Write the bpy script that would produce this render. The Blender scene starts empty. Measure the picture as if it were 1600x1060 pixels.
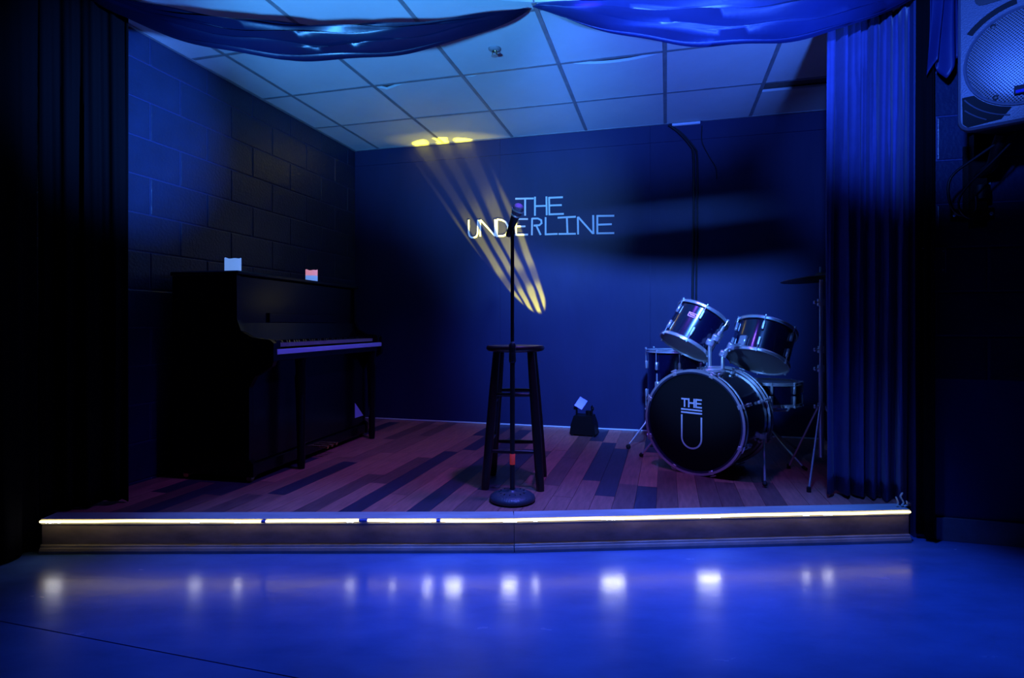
import bpy, bmesh, math, random
from mathutils import Vector, Matrix, Quaternion
random.seed(7)
D = bpy.data
SC = bpy.context.scene
COL = SC.collection
PI = math.pi

# ------------------------------------------------------------------ camera
CAMH = 0.978                       # lens height above the house floor
cam_d = D.cameras.new('camera')
cam_d.sensor_width = 36.0
cam_d.lens = 900.0 / 1600.0 * 36.0
cam_d.shift_y = -(530.0 - 507.6) / 1600.0
cam_d.clip_start = 0.05
cam = D.objects.new('camera', cam_d)
COL.objects.link(cam)
cam.location = (0, 0, CAMH)
cam.rotation_euler = (PI / 2, 0, 0)
SC.camera = cam

# ------------------------------------------------------------------ world, exposure
SC.view_settings.view_transform = 'Standard'
SC.view_settings.look = 'None'
SC.view_settings.gamma = 1.0
SC.view_settings.use_curve_mapping = False
SC.view_settings.exposure = 0.0
w = D.worlds.new('world'); SC.world = w
w.use_nodes = True
w.node_tree.nodes['Background'].inputs[0].default_value = (0.02, 0.06, 0.4, 1)
w.node_tree.nodes['Background'].inputs[1].default_value = 0.0012

# ------------------------------------------------------------------ house lights, unseen, some of them added (outside the frame, on the audience side)
def aim(o, target):
    d = Vector(target) - o.location
    o.rotation_euler = d.to_track_quat('-Z', 'Y').to_euler()

def spot(name, loc, target, watts, color, cone, blend=1.0, radius=0.06):
    l = D.lights.new(name, 'SPOT')
    l.energy = watts; l.color = color
    l.spot_size = math.radians(cone); l.spot_blend = blend
    l.shadow_soft_size = radius
    o = D.objects.new(name, l); COL.objects.link(o)
    o.location = loc
    aim(o, target)
    return o

def area(name, loc, target, watts, color, sx, sy, spread=180):
    l = D.lights.new(name, 'AREA')
    l.energy = watts; l.color = color
    l.shape = 'RECTANGLE'; l.size = sx; l.size_y = sy
    l.spread = math.radians(spread)
    o = D.objects.new(name, l); COL.objects.link(o)
    o.location = loc
    aim(o, target)
    return o

BLUE = (0.04, 0.15, 1.0)
CYAN = (0.055, 0.32, 1.0)
PALE = (0.12, 0.40, 1.0)
# two uplights on the audience side: they wash the suspended ceiling under the swags
spot('uplight_right', (0.95, 0.9, 1.28), (0.95, 3.0, 2.53), 600, BLUE, 42, 0.7, 0.05)
spot('uplight_left', (-0.85, 0.9, 1.28), (-0.60, 3.0, 2.47), 570, CYAN, 54, 0.7, 0.05)
# beam on the right drape and the loudspeaker
spot('drape_wash', (0.45, 0.8, 2.0), (1.87, 2.55, 2.24), 440, BLUE, 39, 0.9, 0.05)
# beam that grazes the upper left wall beside the drape
spot('side_wash', (1.25, 1.1, 1.12), (-1.98, 2.98, 2.06), 2100, (0.05, 0.22, 1.0), 22, 1.0, 0.05)
# high front wash from the house: back wall under the swags, drum kit
spot('front_wash', (0.45, 0.9, 3.25), (0.88, 4.4, 1.27), 1900, (0.06, 0.22, 1.0), 40, 0.9, 0.12)
# unseen narrow spot, added to brighten the wall lettering
spot('sign_fill', (0.2, 0.9, 1.85), (0.08, 4.75, 1.92), 480, PALE, 31, 1.0, 0.05)
# unseen tight spot from the left, added for highlights on the drum kit
spot('kit_fill', (-0.6, 1.2, 1.55), (1.12, 3.3, 0.66), 330, (0.10, 0.30, 1.0), 17, 0.8, 0.05)
# lavender wash on the stage floor
spot('stage_wash', (0.35, 2.66, 2.50), (-0.12, 3.45, 0.1), 185, (0.19, 0.08, 1.0), 92, 0.9, 0.08)
# three downlights before the valance: audience floor
for x_, p_ in ((-0.80, 225), (0.25, 370), (1.25, 300)):
    spot('floor_downlight', (x_, 2.20, 2.50), (x_, 2.22, 0.0), p_, BLUE, 47, 1.0, 0.04)

# ------------------------------------------------------------------ frames and constants
TH = 0.2617                        # stage walls and ceiling grid are turned by this against the lens
GX, GY = 0.5936, 4.600             # origin of the wall-aligned frame
CT, ST_ = math.cos(TH), math.sin(TH)
STG = 0.146                        # stage height
CEIL = CAMH + 1.548
A_L, A_R, B_B = -2.072, 1.735, 0.014

def G(a, b, z=0.0):
    return Vector((GX + a * CT + b * ST_, GY - a * ST_ + b * CT, z))

def toG(x, y):
    dx, dy = x - GX, y - GY
    return dx * CT - dy * ST_, dx * ST_ + dy * CT

ROTG = (0, 0, -TH)

# ------------------------------------------------------------------ materials
MATS = {}
def mat(name, color, rough=0.5, metal=0.0, noise=0.0, nscale=8.0, bump=0.0, bscale=40.0, emit=None, estr=0.0,
        coat=0.0, spec=0.5, sheen=0.0, stretch=None, alpha=1.0, trans=0.0, rnoise=0.0, color2=None):
    m = D.materials.new(name); m.use_nodes = True
    nt = m.node_tree; p = nt.nodes['Principled BSDF']
    p.inputs['Base Color'].default_value = (*color, 1)
    p.inputs['Roughness'].default_value = rough
    p.inputs['Metallic'].default_value = metal
    p.inputs['Specular IOR Level'].default_value = spec
    p.inputs['Coat Weight'].default_value = coat
    p.inputs['Coat Roughness'].default_value = 0.08
    p.inputs['Sheen Weight'].default_value = sheen
    p.inputs['Sheen Roughness'].default_value = 0.4
    p.inputs['Alpha'].default_value = alpha
    p.inputs['Transmission Weight'].default_value = trans
    if emit:
        p.inputs['Emission Color'].default_value = (*emit, 1)
        p.inputs['Emission Strength'].default_value = estr
    if noise or bump or rnoise:
        tc = nt.nodes.new('ShaderNodeTexCoord')
        mp = nt.nodes.new('ShaderNodeMapping')
        nt.links.new(tc.outputs['Object'], mp.inputs[0])
        if stretch:
            mp.inputs['Scale'].default_value = stretch
        if noise or rnoise:
            n = nt.nodes.new('ShaderNodeTexNoise')
            n.inputs['Scale'].default_value = nscale
            n.inputs['Detail'].default_value = 6
            n.inputs['Roughness'].default_value = 0.6
            nt.links.new(mp.outputs[0], n.inputs[0])
        if noise:
            r = nt.nodes.new('ShaderNodeValToRGB')
            c2 = color2 or tuple(min(1, c * (1 + noise)) for c in color)
            c1 = tuple(c * (1 - noise) for c in color) if not color2 else color
            r.color_ramp.elements[0].color = (*c1, 1); r.color_ramp.elements[0].position = 0.22
            r.color_ramp.elements[1].color = (*c2, 1); r.color_ramp.elements[1].position = 0.78
            nt.links.new(n.outputs[0], r.inputs[0])
            nt.links.new(r.outputs[0], p.inputs['Base Color'])
        if rnoise:
            mr = nt.nodes.new('ShaderNodeMapRange')
            mr.inputs[3].default_value = max(0.02, rough - rnoise); mr.inputs[4].default_value = rough + rnoise
            nt.links.new(n.outputs[0], mr.inputs[0])
            nt.links.new(mr.outputs[0], p.inputs['Roughness'])
        if bump:
            n2 = nt.nodes.new('ShaderNodeTexNoise')
            n2.inputs['Scale'].default_value = bscale; n2.inputs['Detail'].default_value = 4
            nt.links.new(mp.outputs[0], n2.inputs[0])
            b = nt.nodes.new('ShaderNodeBump')
            b.inputs['Strength'].default_value = bump; b.inputs['Distance'].default_value = 0.01
            nt.links.new(n2.outputs[0], b.inputs['Height'])
            nt.links.new(b.outputs[0], p.inputs['Normal'])
    MATS[name] = m
    return m

M_block = mat('painted_block', (0.011, 0.022, 0.058), 0.36, noise=0.25, nscale=5, bump=0.35, bscale=60, spec=0.5)
M_mortar = mat('painted_mortar', (0.026, 0.042, 0.13), 0.5, bump=0.2, bscale=90)  # lighter than the blocks: light catching the joint edges put into the colour
M_bwall = mat('painted_back_wall', (0.018, 0.019, 0.075), 0.55, noise=0.22, nscale=2.2, bump=0.15, bscale=18, spec=0.35, stretch=(1, 1, 0.35))
M_tile = mat('ceiling_tile', (0.60, 0.60, 0.58), 0.9, noise=0.06, nscale=3.5, bump=0.12, bscale=120, spec=0.1)
M_tile_shade = mat('tile_shade', (0.13, 0.10, 0.09), 0.95, noise=0.3, nscale=30)  # brown that paints the shadow at some tile front edges
M_tbar = mat('grid_steel', (0.30, 0.30, 0.31), 0.45, metal=0.3, noise=0.3, nscale=9)
M_floor = mat('painted_concrete', (0.05, 0.115, 0.32), 0.24, noise=0.20, nscale=6.5, bump=0.06, bscale=25, spec=0.5, rnoise=0.09, stretch=(0.6, 1.3, 1))
M_black = mat('black_paint', (0.010, 0.010, 0.012), 0.5)
M_riser = mat('riser_board', (0.30, 0.24, 0.22), 0.55, noise=0.5, nscale=6, stretch=(1, 1, 2.5))
M_nose = mat('nosing_board', (0.46, 0.46, 0.40), 0.4, noise=0.3, nscale=10, stretch=(0.3, 1, 1))
M_mould = mat('base_moulding', (0.24, 0.21, 0.24), 0.22, noise=0.3, nscale=8, coat=0.5)
WOODS = [mat('plank_red', (0.50, 0.17, 0.125), 0.34, noise=0.35, nscale=7, stretch=(9, 1, 1), bump=0.05, bscale=30),
         mat('plank_brown', (0.36, 0.13, 0.10), 0.34, noise=0.4, nscale=7, stretch=(9, 1, 1), bump=0.05, bscale=30),
         mat('plank_dark', (0.055, 0.038, 0.062), 0.36, noise=0.4, nscale=7, stretch=(9, 1, 1), bump=0.05, bscale=30),
         mat('plank_umber', (0.20, 0.08, 0.07), 0.36, noise=0.45, nscale=7, stretch=(9, 1, 1), bump=0.05, bscale=30)]
M_velvet = mat('blue_velvet', (0.06, 0.075, 0.24), 0.85, noise=0.15, nscale=10, bump=0.2, bscale=25, sheen=0.15, spec=0.2)
M_bvelvet = mat('black_velvet', (0.0025, 0.0025, 0.004), 0.9, spec=0.08)
M_satin = mat('blue_satin', (0.010, 0.020, 0.10), 0.44, noise=0.2, nscale=4, spec=0.35, bump=0.15, bscale=12)
M_dsatin = mat('shaded_satin', (0.003, 0.005, 0.024), 0.34, noise=0.2, nscale=4, spec=0.4, bump=0.15, bscale=12)  # darker copy of the blue satin, shade put into the colour
M_letter = mat('white_wall_paint', (0.72, 0.74, 0.75), 0.6)
M_piano = mat('piano_black', (0.004, 0.004, 0.005), 0.22, spec=0.25)
M_lit_piano = mat('piano_painted_light', (0.50, 0.62, 0.90), 0.35)  # pale blue stands in for light shining on parts of the piano
M_ivory = mat('key_white', (0.30, 0.29, 0.27), 0.3)
M_ebony = mat('key_black', (0.01, 0.01, 0.01), 0.25)
M_brass = mat('brass', (0.75, 0.55, 0.22), 0.25, metal=1.0)
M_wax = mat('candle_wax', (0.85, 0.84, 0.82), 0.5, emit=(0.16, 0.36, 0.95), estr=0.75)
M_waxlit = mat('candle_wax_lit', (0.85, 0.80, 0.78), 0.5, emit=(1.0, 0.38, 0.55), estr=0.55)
M_wick = mat('wick', (0.03, 0.03, 0.03), 0.8)
M_stool = mat('dark_stained_wood', (0.018, 0.013, 0.012), 0.32, noise=0.3, nscale=6, coat=0.2)
M_stand = mat('stand_black_metal', (0.012, 0.012, 0.014), 0.35, metal=0.2)
M_iron = mat('cast_base', (0.035, 0.04, 0.055), 0.42, bump=0.25, bscale=120)
M_tape = mat('red_tape', (0.85, 0.07, 0.05), 0.5, emit=(1.0, 0.06, 0.03), estr=0.10)  # faint red glow put into the tape, which is no lamp
M_mesh = mat('mic_mesh', (0.16, 0.12, 0.22), 0.4, metal=0.8, bump=0.6, bscale=260)
M_shell = mat('drum_lacquer', (0.004, 0.005, 0.030), 0.2, metal=0.0, coat=1.0, spec=0.8)
M_chrome = mat('chrome', (0.86, 0.86, 0.88), 0.27, metal=0.72)
M_hoopb = mat('hoop_lacquer', (0.03, 0.035, 0.07), 0.25, coat=0.8, metal=0.2)
M_head = mat('drum_head_black', (0.004, 0.004, 0.005), 0.6, spec=0.15)
M_headc = mat('drum_head_clear', (0.22, 0.21, 0.20), 0.4)
M_print = mat('head_print', (0.60, 0.62, 0.66), 0.6)
M_rubber = mat('rubber', (0.010, 0.010, 0.010), 0.7)
M_cymbal = mat('bronze', (0.55, 0.40, 0.16), 0.3, metal=1.0)
M_spk = mat('speaker_plastic', (0.07, 0.08, 0.11), 0.42, bump=0.15, bscale=220)
M_spkd = mat('speaker_plastic_dark', (0.012, 0.012, 0.014), 0.5)
M_port = mat('port_black', (0.004, 0.004, 0.005), 0.9)
M_badge = mat('badge_blue', (0.03, 0.04, 0.45), 0.3)
M_plate = mat('smoky_plate', (0.03, 0.035, 0.07), 0.15, spec=0.6)
M_mark = mat('plate_marking', (0.20, 0.22, 0.42), 0.5)
M_cable = mat('cable_black', (0.008, 0.008, 0.012), 0.4)
M_fix = mat('fixture_black', (0.004, 0.004, 0.005), 0.5, spec=0.2)
M_mirror = mat('mirror', (0.20, 0.26, 0.55), 0.3, metal=1.0)
M_led = mat('led_warm', (0.9, 0.8, 0.5), 0.4, emit=(1.0, 0.80, 0.36), estr=3.4)
M_ledc = mat('led_chip', (0.9, 0.9, 0.8), 0.4, emit=(0.9, 0.95, 1.0), estr=100.0)
M_ledd = mat('led_chip_dim', (0.9, 0.9, 0.8), 0.4, emit=(0.9, 0.92, 1.0), estr=38.0)
M_ledj = mat('led_connector', (0.10, 0.16, 0.50), 0.4)
M_white = mat('white_strip', (0.75, 0.78, 0.80), 0.5)
M_tape2 = mat('frayed_scrap', (0.75, 0.72, 0.55), 0.6)

# speaker grille: fine punched steel
def grille_material():
    m = D.materials.new('punched_grille'); m.use_nodes = True
    nt = m.node_tree; p = nt.nodes['Principled BSDF']
    tc = nt.nodes.new('ShaderNodeTexCoord'); mp = nt.nodes.new('ShaderNodeMapping')
    mp.inputs['Rotation'].default_value = (0, math.radians(35), 0)
    nt.links.new(tc.outputs['Object'], mp.inputs[0])
    sx = nt.nodes.new('ShaderNodeSeparateXYZ'); cb = nt.nodes.new('ShaderNodeCombineXYZ')
    nt.links.new(mp.outputs[0], sx.inputs[0]); nt.links.new(sx.outputs[0], cb.inputs[0]); nt.links.new(sx.outputs[2], cb.inputs[1])
    v = nt.nodes.new('ShaderNodeTexVoronoi'); v.voronoi_dimensions = '2D'; v.inputs['Scale'].default_value = 125; v.inputs['Randomness'].default_value = 0.0
    nt.links.new(cb.outputs[0], v.inputs['Vector'])
    r = nt.nodes.new('ShaderNodeValToRGB')
    r.color_ramp.elements[0].position = 0.28; r.color_ramp.elements[0].color = (0.02, 0.02, 0.025, 1)
    r.color_ramp.elements[1].position = 0.40; r.color_ramp.elements[1].color = (0.24, 0.25, 0.27, 1)
    nt.links.new(v.outputs['Distance'], r.inputs[0]); nt.links.new(r.outputs[0], p.inputs['Base Color'])
    p.inputs['Roughness'].default_value = 0.42; p.inputs['Metallic'].default_value = 0.35
    b = nt.nodes.new('ShaderNodeBump'); b.inputs['Strength'].default_value = 0.4; b.inputs['Distance'].default_value = 0.002
    nt.links.new(v.outputs['Distance'], b.inputs['Height']); nt.links.new(b.outputs[0], p.inputs['Normal'])
    return m
M_grille = grille_material()

# ------------------------------------------------------------------ mesh helpers
class MB:
    def __init__(s):
        s.v = []; s.f = []; s.M = Matrix.Identity(4)
    def add(s, vs, fs, M=None):
        o = len(s.v); T = s.M @ M if M is not None else s.M
        s.v += [tuple(T @ Vector(p)) for p in vs]
        s.f += [tuple(i + o for i in f) for f in fs]
        return s
    def box(s, x0, x1, y0, y1, z0, z1, M=None):
        vs = [(x0, y0, z0), (x1, y0, z0), (x1, y1, z0), (x0, y1, z0), (x0, y0, z1), (x1, y0, z1), (x1, y1, z1), (x0, y1, z1)]
        return s.add(vs, [(3, 2, 1, 0), (4, 5, 6, 7), (0, 1, 5, 4), (1, 2, 6, 5), (2, 3, 7, 6), (3, 0, 4, 7)], M)
    def bev(s, x0, x1, y0, y1, z0, z1, r=0.005, M=None, seg=1):
        bm = bmesh.new()
        bmesh.ops.create_cube(bm, size=1.0)
        for q in bm.verts:
            q.co = Vector(((x0 + x1) / 2 + q.co.x * (x1 - x0), (y0 + y1) / 2 + q.co.y * (y1 - y0), (z0 + z1) / 2 + q.co.z * (z1 - z0)))
        bmesh.ops.bevel(bm, geom=list(bm.edges), offset=r, segments=seg, affect='EDGES', profile=0.5)
        bm.verts.index_update()
        s.add([tuple(q.co) for q in bm.verts], [tuple(q.index for q in f.verts) for f in bm.faces], M)
        bm.free(); return s
    def prism(s, poly, y0, y1, M=None):
        """poly in (x, z), extruded along y"""
        n = len(poly)
        vs = [(x, y0, z) for x, z in poly] + [(x, y1, z) for x, z in poly]
        fs = [tuple(range(n)), tuple(range(2 * n - 1, n - 1, -1))] + [((i + 1) % n, i, i + n, (i + 1) % n + n) for i in range(n)]
        return s.add(vs, fs, M)
    def slab(s, poly, z0, z1, M=None):
        """poly in (x, y), extruded along z"""
        n = len(poly)
        vs = [(x, y, z0) for x, y in poly] + [(x, y, z1) for x, y in poly]
        fs = [tuple(range(n - 1, -1, -1)), tuple(range(n, 2 * n))] + [(i, (i + 1) % n, (i + 1) % n + n, i + n) for i in range(n)]
        return s.add(vs, fs, M)
    def lathe(s, prof, n=24, M=None, closed=False):
        """prof of (r, z) turned about z; closed joins last to first"""
        m = len(prof); vs = []
        for i in range(n):
            a = 2 * PI * i / n
            vs += [(r * math.cos(a), r * math.sin(a), z) for r, z in prof]
        fs = []
        for i in range(n):
            j = (i + 1) % n
            for k in range(m if closed else m - 1):
                k2 = (k + 1) % m
                fs.append((i * m + k, j * m + k, j * m + k2, i * m + k2))
        if not closed:
            if prof[0][0] > 1e-6: fs.append(tuple(i * m for i in range(n - 1, -1, -1)))
            if prof[-1][0] > 1e-6: fs.append(tuple(i * m + m - 1 for i in range(n)))
        return s.add(vs, fs, M)
    def tube(s, pts, r, n=8, M=None, closed=False):
        pts = [Vector(p) for p in pts]; L = len(pts)
        rs = r if isinstance(r, (list, tuple)) else [r] * L
        up = Vector((0, 0, 1)); vs = []; fs = []; prev = None
        for i, p in enumerate(pts):
            if closed: t = pts[(i + 1) % L] - pts[i - 1]
            else: t = pts[min(i + 1, L - 1)] - pts[max(i - 1, 0)]
            t.normalize()
            if prev is None:
                ref = up if abs(t.dot(up)) < 0.95 else Vector((1, 0, 0))
                u = t.cross(ref).normalized()
            else:
                u = (prev - t * prev.dot(t)).normalized()
            prev = u; q = t.cross(u)
            for k in range(n):
                a = 2 * PI * k / n
                vs.append(tuple(p + (u * math.cos(a) + q * math.sin(a)) * rs[i]))
        for i in range(L if closed else L - 1):
            j = (i + 1) % L
            for k in range(n):
                k2 = (k + 1) % n
                fs.append((i * n + k, i * n + k2, j * n + k2, j * n + k))
        if not closed:
            fs.append(tuple(range(n - 1, -1, -1))); fs.append(tuple((L - 1) * n + k for k in range(n)))
        return s.add(vs, fs, M)
    def grid(s, fn, nu, nv):
        vs = [tuple(fn(i / nu, j / nv)) for j in range(nv + 1) for i in range(nu + 1)]
        fs = [(j * (nu + 1) + i, j * (nu + 1) + i + 1, (j + 1) * (nu + 1) + i + 1, (j + 1) * (nu + 1) + i) for j in range(nv) for i in range(nu)]
        return s.add(vs, fs)
    def mesh(s, name, m, smooth=None):
        me = D.meshes.new(name); me.from_pydata(s.v, [], s.f); me.update()
        bm = bmesh.new(); bm.from_mesh(me)
        bmesh.ops.recalc_face_normals(bm, faces=bm.faces); bm.to_mesh(me); bm.free()
        if m: me.materials.append(m)
        if smooth is not None:
            me.shade_smooth()
            me.set_sharp_from_angle(angle=math.radians(smooth))
        return me

def link(name, me, parent=None, loc=(0, 0, 0), rot=(0, 0, 0)):
    o = D.objects.new(name, me); COL.objects.link(o)
    o.location = loc; o.rotation_euler = rot
    if parent: o.parent = parent
    return o

def obj(name, mb, m, parent=None, loc=(0, 0, 0), rot=(0, 0, 0), smooth=None):
    return link(name, mb.mesh(name, m, smooth), parent, loc, rot)

def tag(o, label, cat, group=None, kind=None):
    o['label'] = label; o['category'] = cat
    if group: o['group'] = group
    if kind: o['kind'] = kind
    return o

def thing(name, label, cat, loc=(0, 0, 0), rot=(0, 0, 0), group=None, kind=None):
    o = D.objects.new(name, None); COL.objects.link(o)
    o.empty_display_size = 0.1
    o.location = loc; o.rotation_euler = rot
    return tag(o, label, cat, group, kind)

def to_local(o, p):
    M = Matrix.LocRotScale(o.location, o.rotation_euler, None)
    return M.inverted() @ Vector(p)

def clip(poly, p, n):
    """keep the side of the 2-D polygon where (q-p).n >= 0"""
    out = []
    for i in range(len(poly)):
        a, b = Vector(poly[i]), Vector(poly[(i + 1) % len(poly)])
        da, db = (a - p).dot(n), (b - p).dot(n)
        if da >= 0: out.append((a.x, a.y))
        if (da >= 0) != (db >= 0):
            t = da / (da - db); q = a + (b - a) * t; out.append((q.x, q.y))
    return out

def rot_to(axis):
    return Vector((0, 0, 1)).rotation_difference(Vector(axis).normalized()).to_euler()

# ================================================================== STRUCTURE
# ---- audience floor: painted slab with one cracked joint
floor = thing('floor', 'glossy blue painted concrete floor in front of the stage', 'floor', kind='structure')
J0, J1 = Vector((-2.3, 2.07)), Vector((1.6, 0.98))        # the joint
jd = (J1 - J0).normalized(); jn = Vector((-jd.y, jd.x))
full = [(-3.2, 0.05), (3.4, 0.05), (3.4, 2.9), (-3.2, 2.9)]
for sgn in (1, -1):
    pl = clip(full, J0 + jn * 0.0022 * sgn, jn * sgn)
    obj('slab', MB().slab(pl, -0.05, 0.0), M_floor, floor)
obj('joint_filler', MB().slab([(-3.2, 0.05), (3.4, 0.05), (3.4, 2.9), (-3.2, 2.9)], -0.06, -0.051), M_black, floor)

# ---- stage platform
FRONT = [Vector((-2.015, 2.462)), Vector((0.010, 2.476)), Vector((1.790, 2.590))]
def front_b(a):
    """wall-frame b of the stage's front line at column a"""
    P = [toG(*p) for p in FRONT]
    if a < P[1][0]: (a0, b0), (a1, b1) = P[0], P[1]
    else: (a0, b0), (a1, b1) = P[1], P[2]
    return b0 + (b1 - b0) * (a - a0) / (a1 - a0)

stage = thing('stage_platform', 'low wooden stage with reddish plank floor and pale nosing', 'stage', kind='structure')
NOSE = 0.088
aL, aR = A_L + 0.012, A_R - 0.01
pw = 0.0975; ncol = int(math.ceil((aR - aL) / pw))
for c in range(ncol):
    a0 = aL + c * pw; a1 = min(aR, a0 + pw) - 0.0016
    if a1 - a0 < 0.01: continue
    f0, f1 = front_b(max(a0, -1.97)) + NOSE, front_b(max(a1, -1.97)) + NOSE
    b = B_B - 0.012 - random.uniform(0.0, 0.9)
    cuts = [B_B - 0.012]
    while b > max(f0, f1) + 0.15:
        cuts.append(b); b -= random.uniform(0.55, 1.15)
    for k, top in enumerate(cuts):
        last = k == len(cuts) - 1
        bl, br = (f0, f1) if last else (cuts[k + 1] + 0.0016,) * 2
        o = obj('plank', MB().slab([(0, bl), (a1 - a0, br), (a1 - a0, top), (0, top)], -0.012, random.uniform(-0.0006, 0.0)),
                random.choices(WOODS, (5, 4, 2.4, 2.6))[0], stage, G(a0, 0, STG), ROTG)
obj('platform_frame', MB().slab([(p.x, p.y) for p in [G(aL, -2.6), G(aR, -1.52), G(aR, B_B - 0.01), G(aL, B_B - 0.01)]], 0.0, STG - 0.0125), M_black, stage)

def strip_along(p, q, back, front, z0, z1, mb=None):
    """box along p-q, from 'back' behind the line to 'front' before it"""
    d = (q - p).normalized(); n = Vector((-d.y, d.x))      # n points upstage
    mb = mb or MB()
    return mb.slab([tuple(p - n * front), tuple(q - n * front), tuple(q + n * back), tuple(p + n * back)], z0, z1)

for k in range(2):
    p, q = FRONT[k], FRONT[k + 1]
    d = (q - p).normalized()
    obj('nosing_board', strip_along(p, q - d * 0.001, NOSE, 0.0, STG - 0.022, STG), M_nose, stage)
    obj('riser_panel', strip_along(p + d * 0.001, q - d * 0.0015, 0.02, -0.006, 0.0, STG - 0.0225), M_riser, stage)
    mb = MB(); n = Vector((-d.y, d.x))
    prof = [(0.0, 0.0), (0.018, 0.0), (0.018, 0.012), (0.014, 0.022), (0.009, 0.027), (0.009, 0.031), (0.004, 0.036), (0.0, 0.036)]
    vs = []; m_ = len(prof)
    for e, s_ in ((p, 0.001), (q, -0.0015)):
        for (o_, z) in prof:
            r = e + d * s_ - n * (o_ - 0.006); vs.append((r.x, r.y, z))
    mb.add(vs, [tuple(range(m_)), tuple(range(2 * m_ - 1, m_ - 1, -1))] + [(i, (i + 1) % m_, (i + 1) % m_ + m_, i + m_) for i in range(m_)])
    obj('base_moulding', mb, M_mould, stage)
obj('end_board', MB().slab([(-2.015, 2.47), (-1.995, 2.47), (-1.93, 2.75), (-1.95, 2.75)], 0.0, STG - 0.0225), M_riser, stage)
obj('end_board', MB().slab([tuple(FRONT[2] + Vector((-0.02, 0.008))), tuple(FRONT[2] + Vector((0.0, 0.01))), (1.83, 2.72), (1.81, 2.72)], 0.0, STG - 0.001), M_riser, stage)

# ---- block walls
BH, BL, TB = 0.2022, 0.398, 0.09
def block_mesh(L, H=BH, r=0.0065):
    mb = MB().bev(0.0015, L - 0.0015, 0.0, TB, 0.0015, H - 0.0015, r, seg=2)
    return mb.mesh('block', M_block)
blk = block_mesh(BL)
BLK_CACHE = {}
def block_of(L, H):
    key = (round(L, 3), round(H, 3))
    if key not in BLK_CACHE: BLK_CACHE[key] = block_mesh(*key)
    return BLK_CACHE[key]

# left wall: blocks run along b, face looks towards +a
wl = thing('wall_left', 'dark blue painted concrete block wall behind the piano', 'wall', kind='structure')
obj('mortar_core', MB().box(-0.12, -0.0042, -3.4, 0.15, 0, CEIL + 0.05), M_mortar, wl, G(A_L, 0, 0), ROTG)
zt = 1.399 + CAMH - 11 * BH                      # bottom of the course lattice
k = 0
RB = (0, 0, -TH + PI / 2)                        # local x along +b, local y towards -a
z = zt - BH * 1
while z < CEIL:
    z0, z1 = max(z, 0.0), min(z + BH, CEIL + 0.02)
    if z1 - z0 > 0.02:
        ph = -0.904 if k % 2 == 0 else -1.1035
        b = ph - BL * 7
        while b < B_B:
            b0, b1 = max(b, -3.3), min(b + BL, B_B)
            if b1 - b0 > 0.03:
                full_ = abs(b1 - b0 - BL) < 1e-6 and abs(z1 - z0 - BH) < 1e-6
                link('block', blk if full_ else block_of(b1 - b0, z1 - z0), wl, G(A_L, b0, z0), RB)
            b += BL
    z += BH; k += 1

# back wall: painted sheets with a header strip
wb = thing('wall_back', 'smooth dark blue painted wall at the back of the stage', 'wall', kind='structure')
obj('backing', MB().box(A_L - 0.1, A_R + 0.1, B_B + 0.014, B_B + 0.12, 0, CEIL + 0.05), M_mortar, wb, G(0, 0, 0), ROTG)
edges = [A_L + 0.001, -1.05, 0.10 - 0.38, 0.496, A_R - 0.001]
HEAD = 2.392
edges = [A_L + 0.001, -0.72, 0.496, A_R - 0.001]
for i in range(3):
    obj('wall_panel', MB().bev(edges[i] + 0.0003, edges[i + 1] - 0.0003, B_B, B_B + 0.013, 0.12, HEAD - 0.0006, 0.0007), M_bwall, wb, G(0, 0, 0), ROTG)
    obj('header_panel', MB().bev(edges[i] + 0.0003, edges[i + 1] - 0.0003, B_B - 0.0015, B_B + 0.013, HEAD + 0.0006, CEIL + 0.02, 0.001), M_bwall, wb, G(0, 0, 0), ROTG)
obj('edge_strip', MB().bev(A_L + 0.01, A_R - 0.01, B_B - 0.011, B_B - 0.001, STG, STG + 0.011, 0.002), M_white, wb, G(0, 0, 0), ROTG)

# right side wall of the stage niche
wr = thing('wall_right', 'black block side wall of the stage behind the drapes', 'wall', kind='structure')
obj('mortar_core', MB().box(0.0042, 0.06, -1.5, 0.15, 0, CEIL + 0.05), M_mortar, wr, G(A_R, 0, 0), ROTG)
RR = (0, 0, -TH - PI / 2)                       # local x along -b, local y towards +a
k = 0; z = zt - BH
while z < CEIL:
    z0, z1 = max(z, 0.0), min(z + BH, CEIL + 0.02)
    if z1 - z0 > 0.02:
        b = B_B - (0 if k % 2 else 0.2)
        s0 = B_B
        while s0 > -1.45:
            s1 = max(b - BL, -1.5)
            if s0 - s1 > 0.03:
                bm_ = block_of(s0 - s1, z1 - z0)
                o = link('block', bm_, wr, G(A_R, s0, z0), RR); o.scale = (1, 0.5, 1)
            s0 = s1; b -= BL
    z += BH; k += 1

# house wall beside the stage (faces the audience)
B_F = -1.565
wf = thing('wall_front', 'dark painted block wall to the right of the stage under the loudspeaker', 'wall', kind='structure')
obj('mortar_core', MB().box(A_R - 0.02, 3.3, B_F + 0.0042, B_F + 0.12, 0, 3.0), M_mortar, wf, G(0, 0, 0), ROTG)
FZ = CAMH + 0.947 - 5 * 0.2                     # course lattice of this wall
k = 0; z = FZ - 0.2
FH = 0.2
while z < 2.95:
    z0, z1 = max(z, 0.0), min(z + FH, 3.0)
    ph = 2.005 if k % 2 == 0 else 1.806
    a = ph - BL
    while a < 3.2:
        a0, a1 = max(a, A_R), min(a + BL, 3.25)
        if a1 - a0 > 0.03:
            link('block', block_of(a1 - a0, z1 - z0), wf, G(a0, B_F, z0), ROTG)
        a += BL
    z += FH; k += 1
bb = obj('baseboard_front', MB().prism([(1.80, 0.001), (2.30, 0.001), (2.30, 0.098), (2.29, 0.104), (1.80, 0.104)], B_F - 0.012, B_F - 0.001), M_mould, None, G(0, 0, 0), ROTG)
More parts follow.
